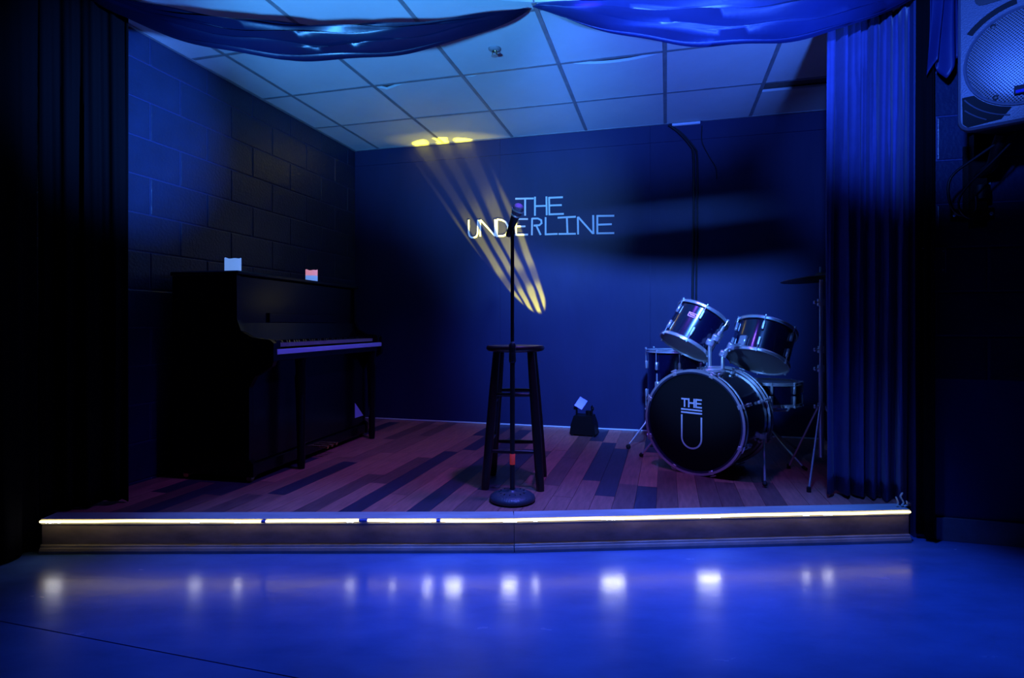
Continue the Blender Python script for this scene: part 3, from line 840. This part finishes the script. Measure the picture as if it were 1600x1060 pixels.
def tom(name, label, centre, axis, R, H, spin, nlug, lower_lugs=True, badge=None, legs=None, shell=M_shell, both_heads=True):
    t = thing(name, label, 'drum', centre, rot_to(axis) if axis else (0, 0, spin))
    obj('shell', MB().lathe([(R, -H / 2), (R, H / 2), (R - 0.008, H / 2), (R - 0.008, -H / 2)], 56, closed=True), shell, t, smooth=40)
    obj('batter_hoop', hoop_metal(R, H / 2), M_chrome, t, smooth=40)
    obj('resonant_hoop', hoop_metal(R, -H / 2), M_chrome, t, smooth=40)
    obj('batter_head', MB().lathe([(0.0, H / 2 + 0.001), (R + 0.004, H / 2 + 0.001), (R + 0.004, H / 2 - 0.004), (0.0, H / 2 - 0.001)], 48), M_headc, t)
    obj('resonant_head', MB().lathe([(0.0, -H / 2 - 0.001), (R + 0.004, -H / 2 - 0.001), (R + 0.004, -H / 2 + 0.004), (0.0, -H / 2 + 0.001)], 48), M_headc, t)
    RD = rod_mesh(H * 0.26)
    for k in range(nlug):
        a = spin + 2 * PI * k / nlug
        c, s = math.cos(a), math.sin(a)
        for sg in ((1, -1) if lower_lugs else (1,)):
            link('lug', LUG, t, (R * c, R * s, sg * H * 0.25), (0, 0, a - PI / 2))
            link('tension_rod', RD, t, ((R + 0.011) * c, (R + 0.011) * s, sg * H * 0.28), (0 if sg > 0 else PI, 0, a))
    if badge is not None:
        c, s = math.cos(badge), math.sin(badge)
        b = obj('badge', MB().bev(-0.026, 0.026, 0.0, 0.003, -0.014, 0.014, 0.0012), M_chrome, t, ((R - 0.001) * c, (R - 0.001) * s, 0.035), (0, 0, badge - PI / 2))
        obj('badge_face', MB().bev(-0.022, 0.022, 0.0028, 0.004, -0.010, 0.010, 0.0006), M_hoopb, b)
        mbm = MB()
        stroke(mbm, [(-0.016, -0.005), (-0.006, 0.005)], 0.004, 0.004, 0.0046); stroke(mbm, [(-0.006, -0.005), (0.004, 0.005)], 0.004, 0.004, 0.0047)
        stroke(mbm, [(0.004, -0.005), (0.016, 0.005)], 0.004, 0.004, 0.0048)
        obj('badge_mark', mbm, M_chrome, b)
    return t

# bass drum
BR, BD = 0.276, 0.40
bd = thing('bass_drum', 'black bass drum with THE U printed on its front head', 'drum', (1.006, 3.20, STG), (0, 0, math.radians(-43)))
BZ = 0.290
RX = Matrix.Translation((0, 0, BZ)) @ Matrix.Rotation(-PI / 2, 4, 'X')   # lathe z -> local +y (upstage)
obj('shell', MB().lathe([(BR, 0.03), (BR, BD - 0.03), (BR - 0.008, BD - 0.03), (BR - 0.008, 0.03)], 64, RX, closed=True), M_shell, bd, smooth=40)
def bhoop(z0, z1): return MB().lathe([(BR - 0.006, z0), (BR + 0.011, z0), (BR + 0.014, z0 + 0.004), (BR + 0.014, z1 - 0.004), (BR + 0.011, z1), (BR - 0.006, z1)], 64, RX, closed=True)
obj('front_hoop', bhoop(-0.006, 0.034), M_hoopb, bd, smooth=40)
obj('rear_hoop', bhoop(BD - 0.034, BD + 0.006), M_hoopb, bd, smooth=40)
for z in (-0.007, 0.034, BD - 0.034, BD + 0.007):
    obj('hoop_inlay', MB().lathe([(BR + 0.004, z - 0.0032), (BR + 0.0165, z - 0.0032), (BR + 0.0165, z + 0.0032), (BR + 0.004, z + 0.0032)], 64, RX, closed=True), M_chrome, bd, smooth=40)
fh = obj('front_head', MB().lathe([(0.0, 0.004), (BR - 0.004, 0.004), (BR - 0.004, 0.008), (0.0, 0.008)], 64, RX), M_head, bd)
obj('rear_head', MB().lathe([(0.0, BD - 0.008), (BR - 0.004, BD - 0.008), (BR - 0.004, BD - 0.004), (0.0, BD - 0.004)], 64, RX), M_headc, bd)
# print on the front head
def pr(strokes, wd):
    mb = MB()
    for q, s_ in enumerate(strokes): stroke(mb, [(x, z + BZ) for x, z in s_], wd, 0.0025 - 0.0002 * q, 0.0035)
    return mb
ox = -0.011
for nm, sts in (('letter', [[(-0.061, 0.125), (-0.021, 0.125)], [(-0.041, 0.125), (-0.041, 0.080)]]),
                ('letter', [[(-0.016, 0.130), (-0.016, 0.080)], [(0.016, 0.130), (0.016, 0.080)], [(-0.016, 0.105), (0.016, 0.105)]]),
                ('letter', [[(0.027, 0.130), (0.027, 0.080)], [(0.023, 0.126), (0.061, 0.126)], [(0.027, 0.105), (0.058, 0.105)], [(0.023, 0.084), (0.061, 0.084)]]),
                ('underline', [[(-0.062, 0.067), (0.062, 0.067)]]), ('underline', [[(-0.062, 0.050), (0.062, 0.050)]])):
    obj(nm, pr([[(x + ox, z) for x, z in s_] for s_ in sts], 0.0085), M_print, fh)
U = [(-0.058, 0.036), (-0.058, -0.090)] + [(-0.058 * math.cos(a), -0.090 - 0.058 * math.sin(a)) for a in [PI * k / 14 for k in range(1, 14)]] + [(0.058, -0.090), (0.058, 0.030)]
obj('letter', pr([[(x + ox, z) for x, z in U]], 0.009), M_print, fh)
# claws, rods, lugs
CLAW = MB().bev(-0.012, 0.012, -0.010, 0.034, 0.0, 0.007, 0.002).bev(-0.012, 0.012, -0.012, -0.006, -0.016, 0.005, 0.002).mesh('claw', M_chrome, 40)
BROD = MB().tube([(0, 0.0, 0.014), (0, 0.10, 0.014)], 0.0035, 8).bev(-0.018, 0.018, -0.006, 0.002, 0.010, 0.018, 0.002).mesh('tension_rod', M_chrome, 40)
BLUG = MB().bev(-0.010, 0.010, -0.028, 0.028, 0.0, 0.020, 0.005).mesh('lug', M_chrome, 40)
for k in range(8):
    a = PI / 8 + k * PI / 4
    for rear in (0, 1):
        r = BR + 0.012
        p = (r * math.cos(a), (BD if rear else 0.0), BZ + r * math.sin(a))
        e = (0, PI / 2 - a, 0) if not rear else (0, PI / 2 - a, 0)
        M_ = Matrix.Rotation(PI / 2 - a, 4, 'Y')
        if rear: M_ = M_ @ Matrix.Rotation(PI, 4, 'Z')
        eu = M_.to_euler()
        link('claw', CLAW, bd, p, eu); link('tension_rod', BROD, bd, p, eu)
        r2 = BR - 0.001
        link('lug', BLUG, bd, (r2 * math.cos(a), (BD - 0.115 if rear else 0.115), BZ + r2 * math.sin(a)), eu)
# spurs
def rodp(name, pts, r, parent, m=M_chrome):
    return obj(name, MB().tube([to_local(parent, p) for p in pts], r, 10), m, parent, smooth=50)
for br_, pts in (((1.415, 3.235, 0.345), [(1.415, 3.235, 0.36), (1.352, 3.085, 0.235), (1.294, 2.948, STG + 0.022)]),
                 ((0.985, 3.575, 0.37), [(0.985, 3.575, 0.38), (0.90, 3.60, 0.27), (0.818, 3.625, STG + 0.018)])):
    s_ = rodp('spur', pts, 0.0065, bd)
    tip = Vector(pts[-1]); d_ = (tip - Vector(pts[-2])).normalized()
    obj('rubber_tip', MB().tube([to_local(bd, tip - d_ * 0.004), to_local(bd, tip + d_ * 0.012), to_local(bd, tip + d_ * 0.020)], [0.011, 0.012, 0.006], 12), M_rubber, s_, smooth=50)
    lb = to_local(bd, br_)
    obj('spur_bracket', MB().bev(-0.022, 0.022, -0.03, 0.03, -0.03, 0.03, 0.008), M_chrome, bd, lb, smooth=40)
# tom holder on the shell
plate = to_local(bd, (1.155, 3.295, 0))
obj('tom_mount_plate', MB().bev(-0.055, 0.055, -0.035, 0.035, 0.0, 0.022, 0.005).bev(-0.040, 0.040, -0.022, 0.022, 0.02, 0.038, 0.004), M_chrome, bd, (plate.x, plate.y, BZ + BR - 0.008), (0, 0, math.radians(40)), smooth=40)
HZ = lambda Y: Y + CAMH
for pts in ([(1.128, 3.285, HZ(-0.25)), (1.128, 3.285, HZ(-0.12)), (1.128, 3.285, HZ(-0.095)), (1.165, 3.30, HZ(-0.075)), (1.19, 3.33, HZ(-0.07))],
            [(1.195, 3.270, HZ(-0.25)), (1.195, 3.270, HZ(-0.19)), (1.20, 3.275, HZ(-0.16)), (1.245, 3.285, HZ(-0.125)), (1.31, 3.31, HZ(-0.115))]):
    rodp('tom_arm', pts, 0.0105, bd)
for c_ in ((1.128, 3.285, HZ(-0.10)), (1.165, 3.295, HZ(-0.075)), (1.20, 3.272, HZ(-0.165)), (1.25, 3.285, HZ(-0.122))):
    k_ = obj('arm_clamp', MB().bev(-0.021, 0.021, -0.017, 0.017, -0.019, 0.019, 0.006), M_chrome, bd, to_local(bd, c_), (0.3, 0.4, 0.5), smooth=40)
    obj('wing_bolt', MB().tube([(0, -0.015, 0), (0, -0.036, 0)], 0.004, 8).bev(-0.016, 0.016, -0.046, -0.036, -0.003, 0.003, 0.0015), M_chrome, k_, smooth=40)

tomL = tom('rack_tom', 'smaller tom tilted over the left of the bass drum with a maker badge', (1.09, 3.45, HZ(-0.036)), (0.529, 0.148, 0.83), 0.150, 0.225, 0.25, 6, badge=-2.15)
tomR = tom('rack_tom', 'wider tom tilted over the right of the bass drum, underside showing', (1.482, 3.42, HZ(-0.124)), (0.375, 0.30, 0.875), 0.166, 0.205, 0.05, 6)
for t, pts in ((tomL, (1.20, 3.335, HZ(-0.075))), (tomR, (1.325, 3.315, HZ(-0.115)))):
    q = to_local(t, pts)
    r = math.hypot(q.x, q.y); R_ = 0.150 if t is tomL else 0.166
    a = math.atan2(q.y, q.x)
    obj('mount_bracket', MB().bev(-0.024, 0.024, -0.002, 0.02, -0.034, 0.034, 0.006), M_chrome, t, (R_ * math.cos(a), R_ * math.sin(a), max(-0.06, min(0.06, q.z))), (0, 0, a - PI / 2), smooth=40)

# floor tom with three legs
ft = tom('floor_tom', 'dark floor tom standing behind the bass drum by the wall', (1.165, 4.08, HZ(-0.385)), None, 0.200, 0.40, 0.3, 8)
for a in (math.radians(200), math.radians(320), math.radians(80)):
    c, s = math.cos(a), math.sin(a); r = 0.215
    g = obj('leg', MB().tube([(r * c, r * s, 0.05), (r * c, r * s, -0.36), (1.25 * r * c, 1.25 * r * s, -0.425)], 0.006, 8), M_chrome, ft, smooth=50)
    obj('rubber_foot', MB().lathe([(0.0, 0), (0.012, 0), (0.013, 0.02), (0.007, 0.026), (0.0, 0.026)], 10), M_rubber, g, (1.25 * r * c, 1.25 * r * s, -0.447))
    obj('leg_bracket', MB().bev(-0.016, 0.016, -0.004, 0.024, -0.035, 0.035, 0.005), M_chrome, ft, (0.199 * c, 0.199 * s, -0.04), (0, 0, a - PI / 2), smooth=40)
# leg that shows beside the bass drum
g = obj('leg', MB().tube([to_local(ft, (0.955, 4.02, 0.42)), to_local(ft, (0.92, 3.97, 0.30)), to_local(ft, (0.785, 3.86, STG + 0.03))], 0.006, 8), M_chrome, ft, smooth=50)
obj('rubber_foot', MB().lathe([(0.0, -0.016), (0.012, -0.012), (0.016, 0.0), (0.012, 0.012), (0.0, 0.016)], 12), M_rubber, g, to_local(ft, (0.778, 3.852, STG + 0.016)), smooth=50)

# snare drum on its stand
sn = tom('snare_drum', 'snare drum low behind the right tom', (1.625, 3.62, HZ(-0.425)), None, 0.170, 0.13, 0.2, 8)
ss = thing('snare_stand', 'chrome tripod stand under the snare drum', 'drum stand', (1.625, 3.62, STG))
obj('column', MB().lathe([(0.0, 0.10), (0.011, 0.10), (0.011, 0.30), (0.0, 0.30)], 14), M_chrome, ss, smooth=40)
for k in range(3):
    a = math.radians(-82 + 120 * k); c, s = math.cos(a), math.sin(a)
    g = obj('leg', MB().tube([(0.012 * c, 0.012 * s, 0.17), (0.15 * c, 0.15 * s, 0.095), (0.335 * c, 0.335 * s, 0.010)], 0.007, 8), M_chrome, ss, smooth=50)
    obj('rubber_foot', MB().tube([(0.318 * c, 0.318 * s, 0.016), (0.348 * c, 0.348 * s, 0.009)], 0.0095, 10), M_rubber, g, smooth=50)
    obj('basket_arm', MB().tube([(0.0, 0.0, 0.29), (0.10 * c, 0.10 * s, 0.305), (0.178 * c, 0.178 * s, 0.318), (0.200 * c, 0.200 * s, 0.345)], 0.006, 8), M_chrome, ss, smooth=50)
# cymbal stand
cs = thing('cymbal_stand', 'chrome cymbal stand half hidden behind the blue velvet curtain', 'cymbal stand', (1.637, 3.05, STG))
obj('lower_tube', MB().lathe([(0.0, 0.13), (0.0125, 0.13), (0.0125, 0.62), (0.0, 0.62)], 14), M_chrome, cs, smooth=40)
obj('upper_tube', MB().lathe([(0.0, 0.60), (0.0095, 0.60), (0.0095, 1.07), (0.0, 1.07)], 14), M_chrome, cs, smooth=40)
for z in (0.40, 0.60, 0.70, 0.95):
    obj('height_clamp', MB().lathe([(0.0, z - 0.018), (0.019, z - 0.018), (0.019, z + 0.018), (0.0, z + 0.018)], 14), M_chrome, cs, smooth=40)
    obj('wing_nut', MB().tube([(-0.016, -0.006, z), (-0.036, -0.012, z)], 0.004, 8).bev(-0.046, -0.036, -0.020, -0.004, z - 0.010, z + 0.010, 0.003), M_chrome, cs, smooth=40)
for k, ft_ in enumerate([(1.475, 2.862, STG + 0.012), (1.80, 3.02, STG + 0.012), (1.60, 3.33, STG + 0.012)]):
    e = Vector(ft_) - Vector((1.637, 3.05, STG)); h = Vector((e.x, e.y, 0)).normalized() * 0.02
    g = obj('leg', MB().tube([(h.x, h.y, 0.40), tuple(e.lerp(Vector((h.x, h.y, 0.40)), 0.5)), tuple(e)], 0.0055, 8), M_chrome, cs, smooth=50)
    obj('rubber_foot', MB().lathe([(0.0, -0.012), (0.011, -0.012), (0.010, 0.014), (0.0, 0.016)], 10), M_rubber, g, tuple(e))
cy_ = obj('cymbal', MB().lathe([(0.006, 0.018), (0.022, 0.017), (0.034, 0.006), (0.10, -0.002), (0.198, -0.016), (0.198, -0.0175), (0.10, -0.004), (0.034, 0.004), (0.022, 0.0155), (0.006, 0.0165)], 48, closed=True), M_cymbal, cs, (0, 0, 1.09), (math.radians(-3), math.radians(-3), 0), smooth=40)
obj('wing_nut', MB().lathe([(0.0, 0.014), (0.006, 0.014), (0.006, 0.05), (0.0, 0.05)], 10), M_chrome, cy_)

# ================================================================== PIANO
pn = thing('upright_piano', 'black upright piano standing along the left block wall', 'piano', (-1.872, 3.131, STG), (0, 0, -math.radians(12.5)))
PL = 1.31
prof = [(0.03, 0.03), (0.53, 0.03), (0.53, 0.10), (0.505, 0.12), (0.505, 0.50), (0.54, 0.56), (0.64, 0.615), (0.650, 0.64), (0.650, 0.735), (0.63, 0.752), (0.52, 0.765), (0.455, 0.80), (0.432, 0.86), (0.430, 1.095), (0.03, 1.095)]
obj('side_panel', MB().prism(prof, 0.0, 0.03), M_piano, pn)
obj('side_panel', MB().prism(prof, PL - 0.03, PL), M_piano, pn)
obj('back_panel', MB().box(0.03, 0.05, 0.03, PL - 0.03, 0.03, 1.095), M_piano, pn)
obj('top_lid', MB().bev(0.022, 0.446, -0.012, PL + 0.012, 1.096, 1.118, 0.006), M_piano, pn)
obj('upper_panel', MB().bev(0.395, 0.415, 0.032, PL - 0.032, 0.83, 1.094, 0.003), M_piano, pn)
obj('fall_board', MB().prism([(0.435, 0.735), (0.450, 0.735), (0.425, 0.842), (0.410, 0.842)], 0.032, PL - 0.032), M_piano, pn)
obj('music_desk', MB().bev(0.417, 0.428, 0.28, PL - 0.28, 0.845, 0.90, 0.002), M_piano, pn)
obj('key_bed', MB().bev(0.052, 0.632, 0.032, PL - 0.032, 0.64, 0.70, 0.003), M_piano, pn)
obj('key_slip', MB().bev(0.633, 0.652, 0.032, PL - 0.032, 0.674, 0.702, 0.003), M_lit_piano, pn)['label'] = 'key slip below the keys, light on it painted pale blue'
for y0 in (0.032, PL - 0.032 - 0.045):
    obj('key_block', MB().bev(0.44, 0.640, y0, y0 + 0.045, 0.701, 0.752, 0.004), M_piano, pn)
mw, mbk = MB(), MB(); kw = 0.0234; y = 0.082; i = 0
while y + kw < PL - 0.08:
    mw.box(0.45, 0.605, y + 0.0006, y + kw - 0.0006, 0.712, 0.732)
    if i % 7 in (0, 1, 3, 4, 5) and y + 2 * kw < PL - 0.08:
        mbk.prism([(0.45, 0.732), (0.552, 0.732), (0.546, 0.744), (0.45, 0.744)], y + kw - 0.006, y + kw + 0.006)
    y += kw; i += 1
obj('white_keys', mw, M_ivory, pn)['kind'] = 'stuff'
obj('black_keys', mbk, M_ebony, pn)['kind'] = 'stuff'
obj('lower_panel', MB().bev(0.488, 0.503, 0.032, PL - 0.032, 0.10, 0.638, 0.003), M_piano, pn)
obj('bottom_rail', MB().bev(0.06, 0.525, 0.032, PL - 0.032, 0.035, 0.098, 0.004), M_piano, pn)
for y in (0.62, 0.675, 0.73):
    obj('pedal', MB().tube([(0.52, y, 0.068), (0.58, y, 0.068), (0.60, y, 0.064)], [0.006, 0.008, 0.011], 8), M_brass, pn, smooth=50)
for y in (0.335, PL - 0.075):
    lg = obj('leg', MB().lathe([(0.0, 0.0), (0.020, 0.0), (0.024, 0.05), (0.022, 0.08), (0.030, 0.40), (0.036, 0.52), (0.030, 0.56), (0.036, 0.64), (0.0, 0.64)], 16), M_piano, pn, (0.595, y, 0), smooth=40)
for x in (0.10, 0.49):
    for y in (0.03, PL - 0.03):
        obj('caster', MB().lathe([(0.0, -0.012), (0.016, -0.012), (0.016, 0.012), (0.0, 0.012)], 14, Matrix.Rotation(PI / 2, 4, 'X')), M_brass, pn, (x, y, 0.016))
obj('hinge_pin', MB().lathe([(0.0, 0), (0.004, 0), (0.004, 0.004), (0.0, 0.004)], 8, Matrix.Rotation(PI / 2, 4, 'X')), M_brass, pn, (0.335, 0.0, 0.58))
obj('light_patch', MB().add([(0.5045, 1.150, 0.268), (0.5045, 1.150, 0.160), (0.5045, 1.275, 0.160), (0.5065, 1.150, 0.268), (0.5065, 1.150, 0.160), (0.5065, 1.275, 0.160)],
    [(0, 2, 1), (3, 4, 5), (0, 1, 4, 3), (1, 2, 5, 4), (2, 0, 3, 5)]), M_lit_piano, pn)['label'] = 'pale triangle painting a patch of light on the lower panel'  # added triangle standing in for light that falls on the panel
obj('lid_hinge', MB().bev(0.30, 0.42, 0.40, 0.43, 1.1175, 1.1195, 0.0008), M_brass, pn)

def candle(label, x, y, r, h, lit):
    c = thing('pillar_candle', label, 'candle', (x, y, STG + 1.1182), group='candles on the piano')
    n = 24; vs = []
    prof_ = [(0.0, 0.0), (r * 0.98, 0.0), (r, 0.003), (r, h * 0.52)]
    obj('wax_body', MB().lathe(prof_ + [(0.0, h * 0.52)], n), M_wax, c, smooth=40)
    def top(u, v):
        a = 2 * PI * u
        hh = h + 0.0035 * math.sin(2 * a + 1) + 0.002 * math.sin(5 * a)
        if v < 0.34: return (r * math.cos(a), r * math.sin(a), h * 0.52 + (hh - h * 0.52) * v / 0.34)
        t = (v - 0.34) / 0.66; rr = r * (1 - 0.16 * t) if t < 0.5 else r * 0.92 * (1 - (t - 0.5) * 2)
        return (rr * math.cos(a), rr * math.sin(a), hh - (0.0 if t < 0.3 else 0.02 * min(1, (t - 0.3) / 0.3)))
    obj('wax_rim', MB().grid(top, n, 12), M_waxlit if lit else M_wax, c, smooth=50)
    obj('wick', MB().tube([(0, 0, h - 0.022), (0.001, 0, h - 0.012), (0.003, 0, h - 0.006)], 0.0013, 6), M_wick, c)
    return c
candle('white pillar candle at the near end of the piano top', -1.555, 3.21, 0.0425, 0.082, False)
candle('pillar candle with a pink glowing rim at the middle of the piano top', -1.345, 3.865, 0.0385, 0.080, True)

# ================================================================== LOUDSPEAKER on a wall bracket
SPX, SPY, SPZ = 1.915, 2.145, CAMH + 1.005
sk = thing('loudspeaker', 'moulded loudspeaker with round grille mounted high beside the stage', 'loudspeaker', (SPX, SPY, SPZ - 0.245), (0, 0, -math.radians(45)))
W2, SH, SDp = 0.205, 0.66, 0.30
def rrect(wh, z0, z1, r, y, n=5):
    pts = []
    for cx_, cz_, a0 in ((wh - r, z0 + r, -PI / 2), (wh - r, z1 - r, 0), (-wh + r, z1 - r, PI / 2), (-wh + r, z0 + r, PI)):
        for k in range(n + 1):
            a = a0 + PI / 2 * k / n; pts.append((cx_ + r * math.cos(a), y, cz_ + r * math.sin(a)))
    return pts
def loft(rings):
    mb = MB(); n = len(rings[0]); vs = [p for r in rings for p in r]; fs = []
    for k in range(len(rings) - 1):
        for i in range(n):
            j = (i + 1) % n; fs.append((k * n + i, k * n + j, (k + 1) * n + j, (k + 1) * n + i))
    fs.append(tuple(range(n - 1, -1, -1))); fs.append(tuple((len(rings) - 1) * n + i for i in range(n)))
    return mb.add(vs, fs)
obj('cabinet', loft([rrect(W2, 0.012, SH - 0.01, 0.04, 0.028), rrect(W2 - 0.004, 0.018, SH - 0.015, 0.04, 0.10), rrect(0.15, 0.03, SH - 0.04, 0.05, 0.24), rrect(0.115, 0.05, SH - 0.06, 0.05, SDp)]), M_spkd, sk, smooth=35)
obj('baffle', loft([rrect(W2 - 0.012, 0.012, SH - 0.012, 0.035, -0.006), rrect(W2 - 0.003, 0.003, SH - 0.003, 0.042, 0.002), rrect(W2, 0.0, SH, 0.045, 0.012), rrect(W2, 0.0, SH, 0.045, 0.030)]), M_spk, sk, smooth=30)
GC = 0.245; GR = 0.176
RG = Matrix.Translation((0, 0, GC)) @ Matrix.Rotation(PI / 2, 4, 'X')   # lathe z -> local -y (audience)
obj('grille_rim', MB().lathe([(GR, 0.004), (GR + 0.010, 0.004), (GR + 0.008, 0.014), (GR + 0.002, 0.016), (GR - 0.003, 0.010)], 64, RG, closed=True), M_spk, sk, smooth=50)
obj('woofer_grille', MB().lathe([(GR + 0.001, 0.007), (GR * 0.97, 0.012), (GR * 0.8, 0.021), (GR * 0.5, 0.029), (GR * 0.2, 0.032), (0.0, 0.0325)], 64, RG), M_grille, sk, smooth=60)
for a in (35, 125, 215, 238, 305):
    if a == 215: continue
    a = math.radians(a)
    obj('grille_screw', MB().lathe([(0.0, 0.012), (0.009, 0.012), (0.009, 0.018), (0.005, 0.020), (0.0, 0.020)], 12, Matrix.Translation((GR * 0.93 * math.cos(a), 0, GC + GR * 0.93 * math.sin(a))) @ Matrix.Rotation(PI / 2, 4, 'X')), M_spkd, sk, smooth=40)
for sx in (-1, 1):
    def arcp(r, a): return (sx * r * math.cos(a), GC - r * math.sin(a))
    # lower corner port: curved triangle, two ribs
    R0 = GR + 0.012
    arc = [arcp(R0, math.radians(d_)) for d_ in range(36, 79, 6)]
    poly = arc + [(sx * 0.07, 0.022), (sx * (W2 - 0.035), 0.014), (sx * (W2 - 0.018), 0.030), (sx * (W2 - 0.016), GC - R0 * math.sin(math.radians(36)))]
    if sx < 0: poly = poly[::-1]
    pt = obj('port', MB().prism(poly, -0.0068, -0.0058), M_port, sk)
    for rr in (0.030, 0.055):
        pts = []
        for d_ in range(30, 80, 4):
            x_, z_ = arcp(R0 + rr, math.radians(d_))
            if abs(x_) < W2 - 0.018 and z_ > 0.020 + 0.004: pts.append((x_, -0.0088, z_))
        if len(pts) > 2: obj('port_rib', MB().tube(pts, 0.0025, 6), M_spk, pt, smooth=50)
    # upper slot over the grille
    pts = [(sx * (GR + 0.024) * math.cos(math.radians(d_)), GC + (GR + 0.024) * math.sin(math.radians(d_))) for d_ in range(38, 84, 5)]
    pts2 = [(sx * (GR + 0.046) * math.cos(math.radians(d_)), GC + (GR + 0.046) * math.sin(math.radians(d_))) for d_ in range(83, 37, -5)]
    poly = pts + pts2
    if sx < 0: poly = poly[::-1]
    obj('upper_port', MB().prism(poly, -0.0068, -0.0058), M_port, sk)
obj('horn', loft([rrect(0.15, 0.475, 0.62, 0.03, -0.010), rrect(0.14, 0.485, 0.61, 0.03, 0.0), rrect(0.06, 0.52, 0.575, 0.02, 0.01)]), M_spkd, sk, smooth=35)
bdg = obj('badge', MB().bev(-0.045, 0.045, -0.003, 0.003, -0.019, 0.019, 0.002), M_spkd, sk, (0.012, -0.0255, 0.115), (math.radians(-13), 0, 0))
obj('badge_bar', MB().bev(-0.040, 0.040, -0.0042, -0.0028, -0.015, -0.003, 0.0004), M_badge, bdg)

wbk = thing('speaker_bracket', 'black wall bracket with cables under the loudspeaker', 'bracket', (1.985, 2.45, SPZ - 0.60))
d_ = Vector((CT, -ST_, 0)); nrm = Vector((-ST_, -CT, 0))
def WB(a, o, z): return to_local(wbk, G(a, B_F, 0) + nrm * o + Vector((0, 0, z)))
def bxw(a0, a1, o0, o1, z0, z1):
    mb = MB(); vs = [WB(a, o, z) for z in (z0, z1) for a, o in ((a0, o0), (a1, o0), (a1, o1), (a0, o1))]
    return mb.add([tuple(v) for v in vs], [(3, 2, 1, 0), (4, 5, 6, 7), (0, 1, 5, 4), (1, 2, 6, 5), (2, 3, 7, 6), (3, 0, 4, 7)])
obj('wall_plate', bxw(1.905, 2.00, 0.001, 0.009, CAMH + 0.46, CAMH + 0.80), M_fix, wbk)
obj('wall_plate', bxw(1.855, 2.02, 0.0095, 0.015, CAMH + 0.465, CAMH + 0.52), M_fix, wbk)
for a in (1.867, 2.008):
    obj('bolt', MB().lathe([(0.0, 0), (0.008, 0), (0.008, 0.005), (0.005, 0.008), (0.0, 0.008)], 10, Matrix.Rotation(PI / 2, 4, 'X') ), M_chrome, wbk, WB(a, 0.015, CAMH + 0.492), ROTG, smooth=40)
obj('upright_bar', bxw(1.925, 1.975, 0.010, 0.055, CAMH + 0.43, CAMH + 0.84), M_fix, wbk)
obj('arm', MB().tube([WB(1.95, 0.03, CAMH + 0.66), WB(1.955, 0.14, CAMH + 0.68), to_local(wbk, (1.99, 2.36, CAMH + 0.735)), to_local(wbk, (1.99, 2.34, SPZ - 0.233))], 0.021, 12), M_fix, wbk, smooth=50)
obj('arm_clamp', MB().lathe([(0.0, -0.03), (0.034, -0.03), (0.036, 0.0), (0.034, 0.03), (0.0, 0.03)], 16), M_fix, wbk, WB(1.95, 0.055, CAMH + 0.58), smooth=40)
obj('cable_loop', MB().tube(smooth_path([to_local(wbk, p) for p in [(2.03, 2.33, CAMH + 0.78), (1.93, 2.38, CAMH + 0.70), (1.845, 2.42, CAMH + 0.62), (1.838, 2.42, CAMH + 0.52), (1.87, 2.41, CAMH + 0.46), (1.93, 2.40, CAMH + 0.47), (1.96, 2.43, CAMH + 0.54)]], 6), 0.0055, 8), M_cable, wbk, smooth=60)
obj('cable_loop', MB().tube(smooth_path([to_local(wbk, p) for p in [(2.05, 2.33, CAMH + 0.77), (1.97, 2.36, CAMH + 0.67), (1.885, 2.39, CAMH + 0.57), (1.86, 2.40, CAMH + 0.50), (1.89, 2.39, CAMH + 0.445), (1.95, 2.38, CAMH + 0.455)]], 6), 0.0045, 8), M_cable, wbk, smooth=60)

# ---- smoky plate on the block wall
pt = thing('wall_plate', 'small smoky plate screwed to the block wall beside the black curtain', 'plate', G(1.80, B_F, CAMH + 0.29), ROTG)
obj('plate', MB().bev(-0.055, 0.040, -0.006, -0.001, -0.055, 0.060, 0.002), M_plate, pt)
obj('plate_edge', MB().tube([(-0.055, -0.0065, 0.058), (0.036, -0.0065, 0.058), (0.038, -0.0065, 0.056), (0.038, -0.0065, -0.053)], 0.0012, 6), M_mark, pt)
for x, z in ((0.027, 0.046), (0.027, -0.042)):
    obj('screw', MB().lathe([(0.0, 0), (0.006, 0), (0.0055, 0.003), (0.0, 0.004)], 12, Matrix.Rotation(PI / 2, 4, 'X')), M_chrome, pt, (x, -0.006, z), smooth=40)
mb = MB()
stroke(mb, [(-0.038, -0.045), (-0.038, 0.0)], 0.009, -0.0070, -0.006)
stroke(mb, [(-0.020, -0.045), (-0.020, 0.0)], 0.009, -0.0071, -0.006)
for z in (-0.004, -0.022, -0.041): stroke(mb, [(-0.018, z), (-0.004, z)], 0.007, -0.0072, -0.006)
obj('marking', mb, M_mark, pt)

# ---- frayed power lead at the right end of the light strip
pl = thing('power_lead', 'small pale frayed lead at the right end of the light strip', 'lead', (1.775, 2.625, STG))
for q, pts in enumerate(([(0.0, 0, 0.006), (0.012, 0.005, 0.02), (0.002, 0.01, 0.045), (0.014, 0.012, 0.062)], [(-0.02, 0, 0.004), (-0.014, 0.004, 0.02), (-0.022, 0.006, 0.045)], [(0.01, 0, 0.004), (0.024, -0.004, 0.012), (0.018, -0.006, 0.03)])):
    obj('strand', MB().tube(smooth_path(pts, 4), [0.0045] * (4 * (len(pts) - 1)) + [0.003], 6), M_tape2, pl, smooth=60)
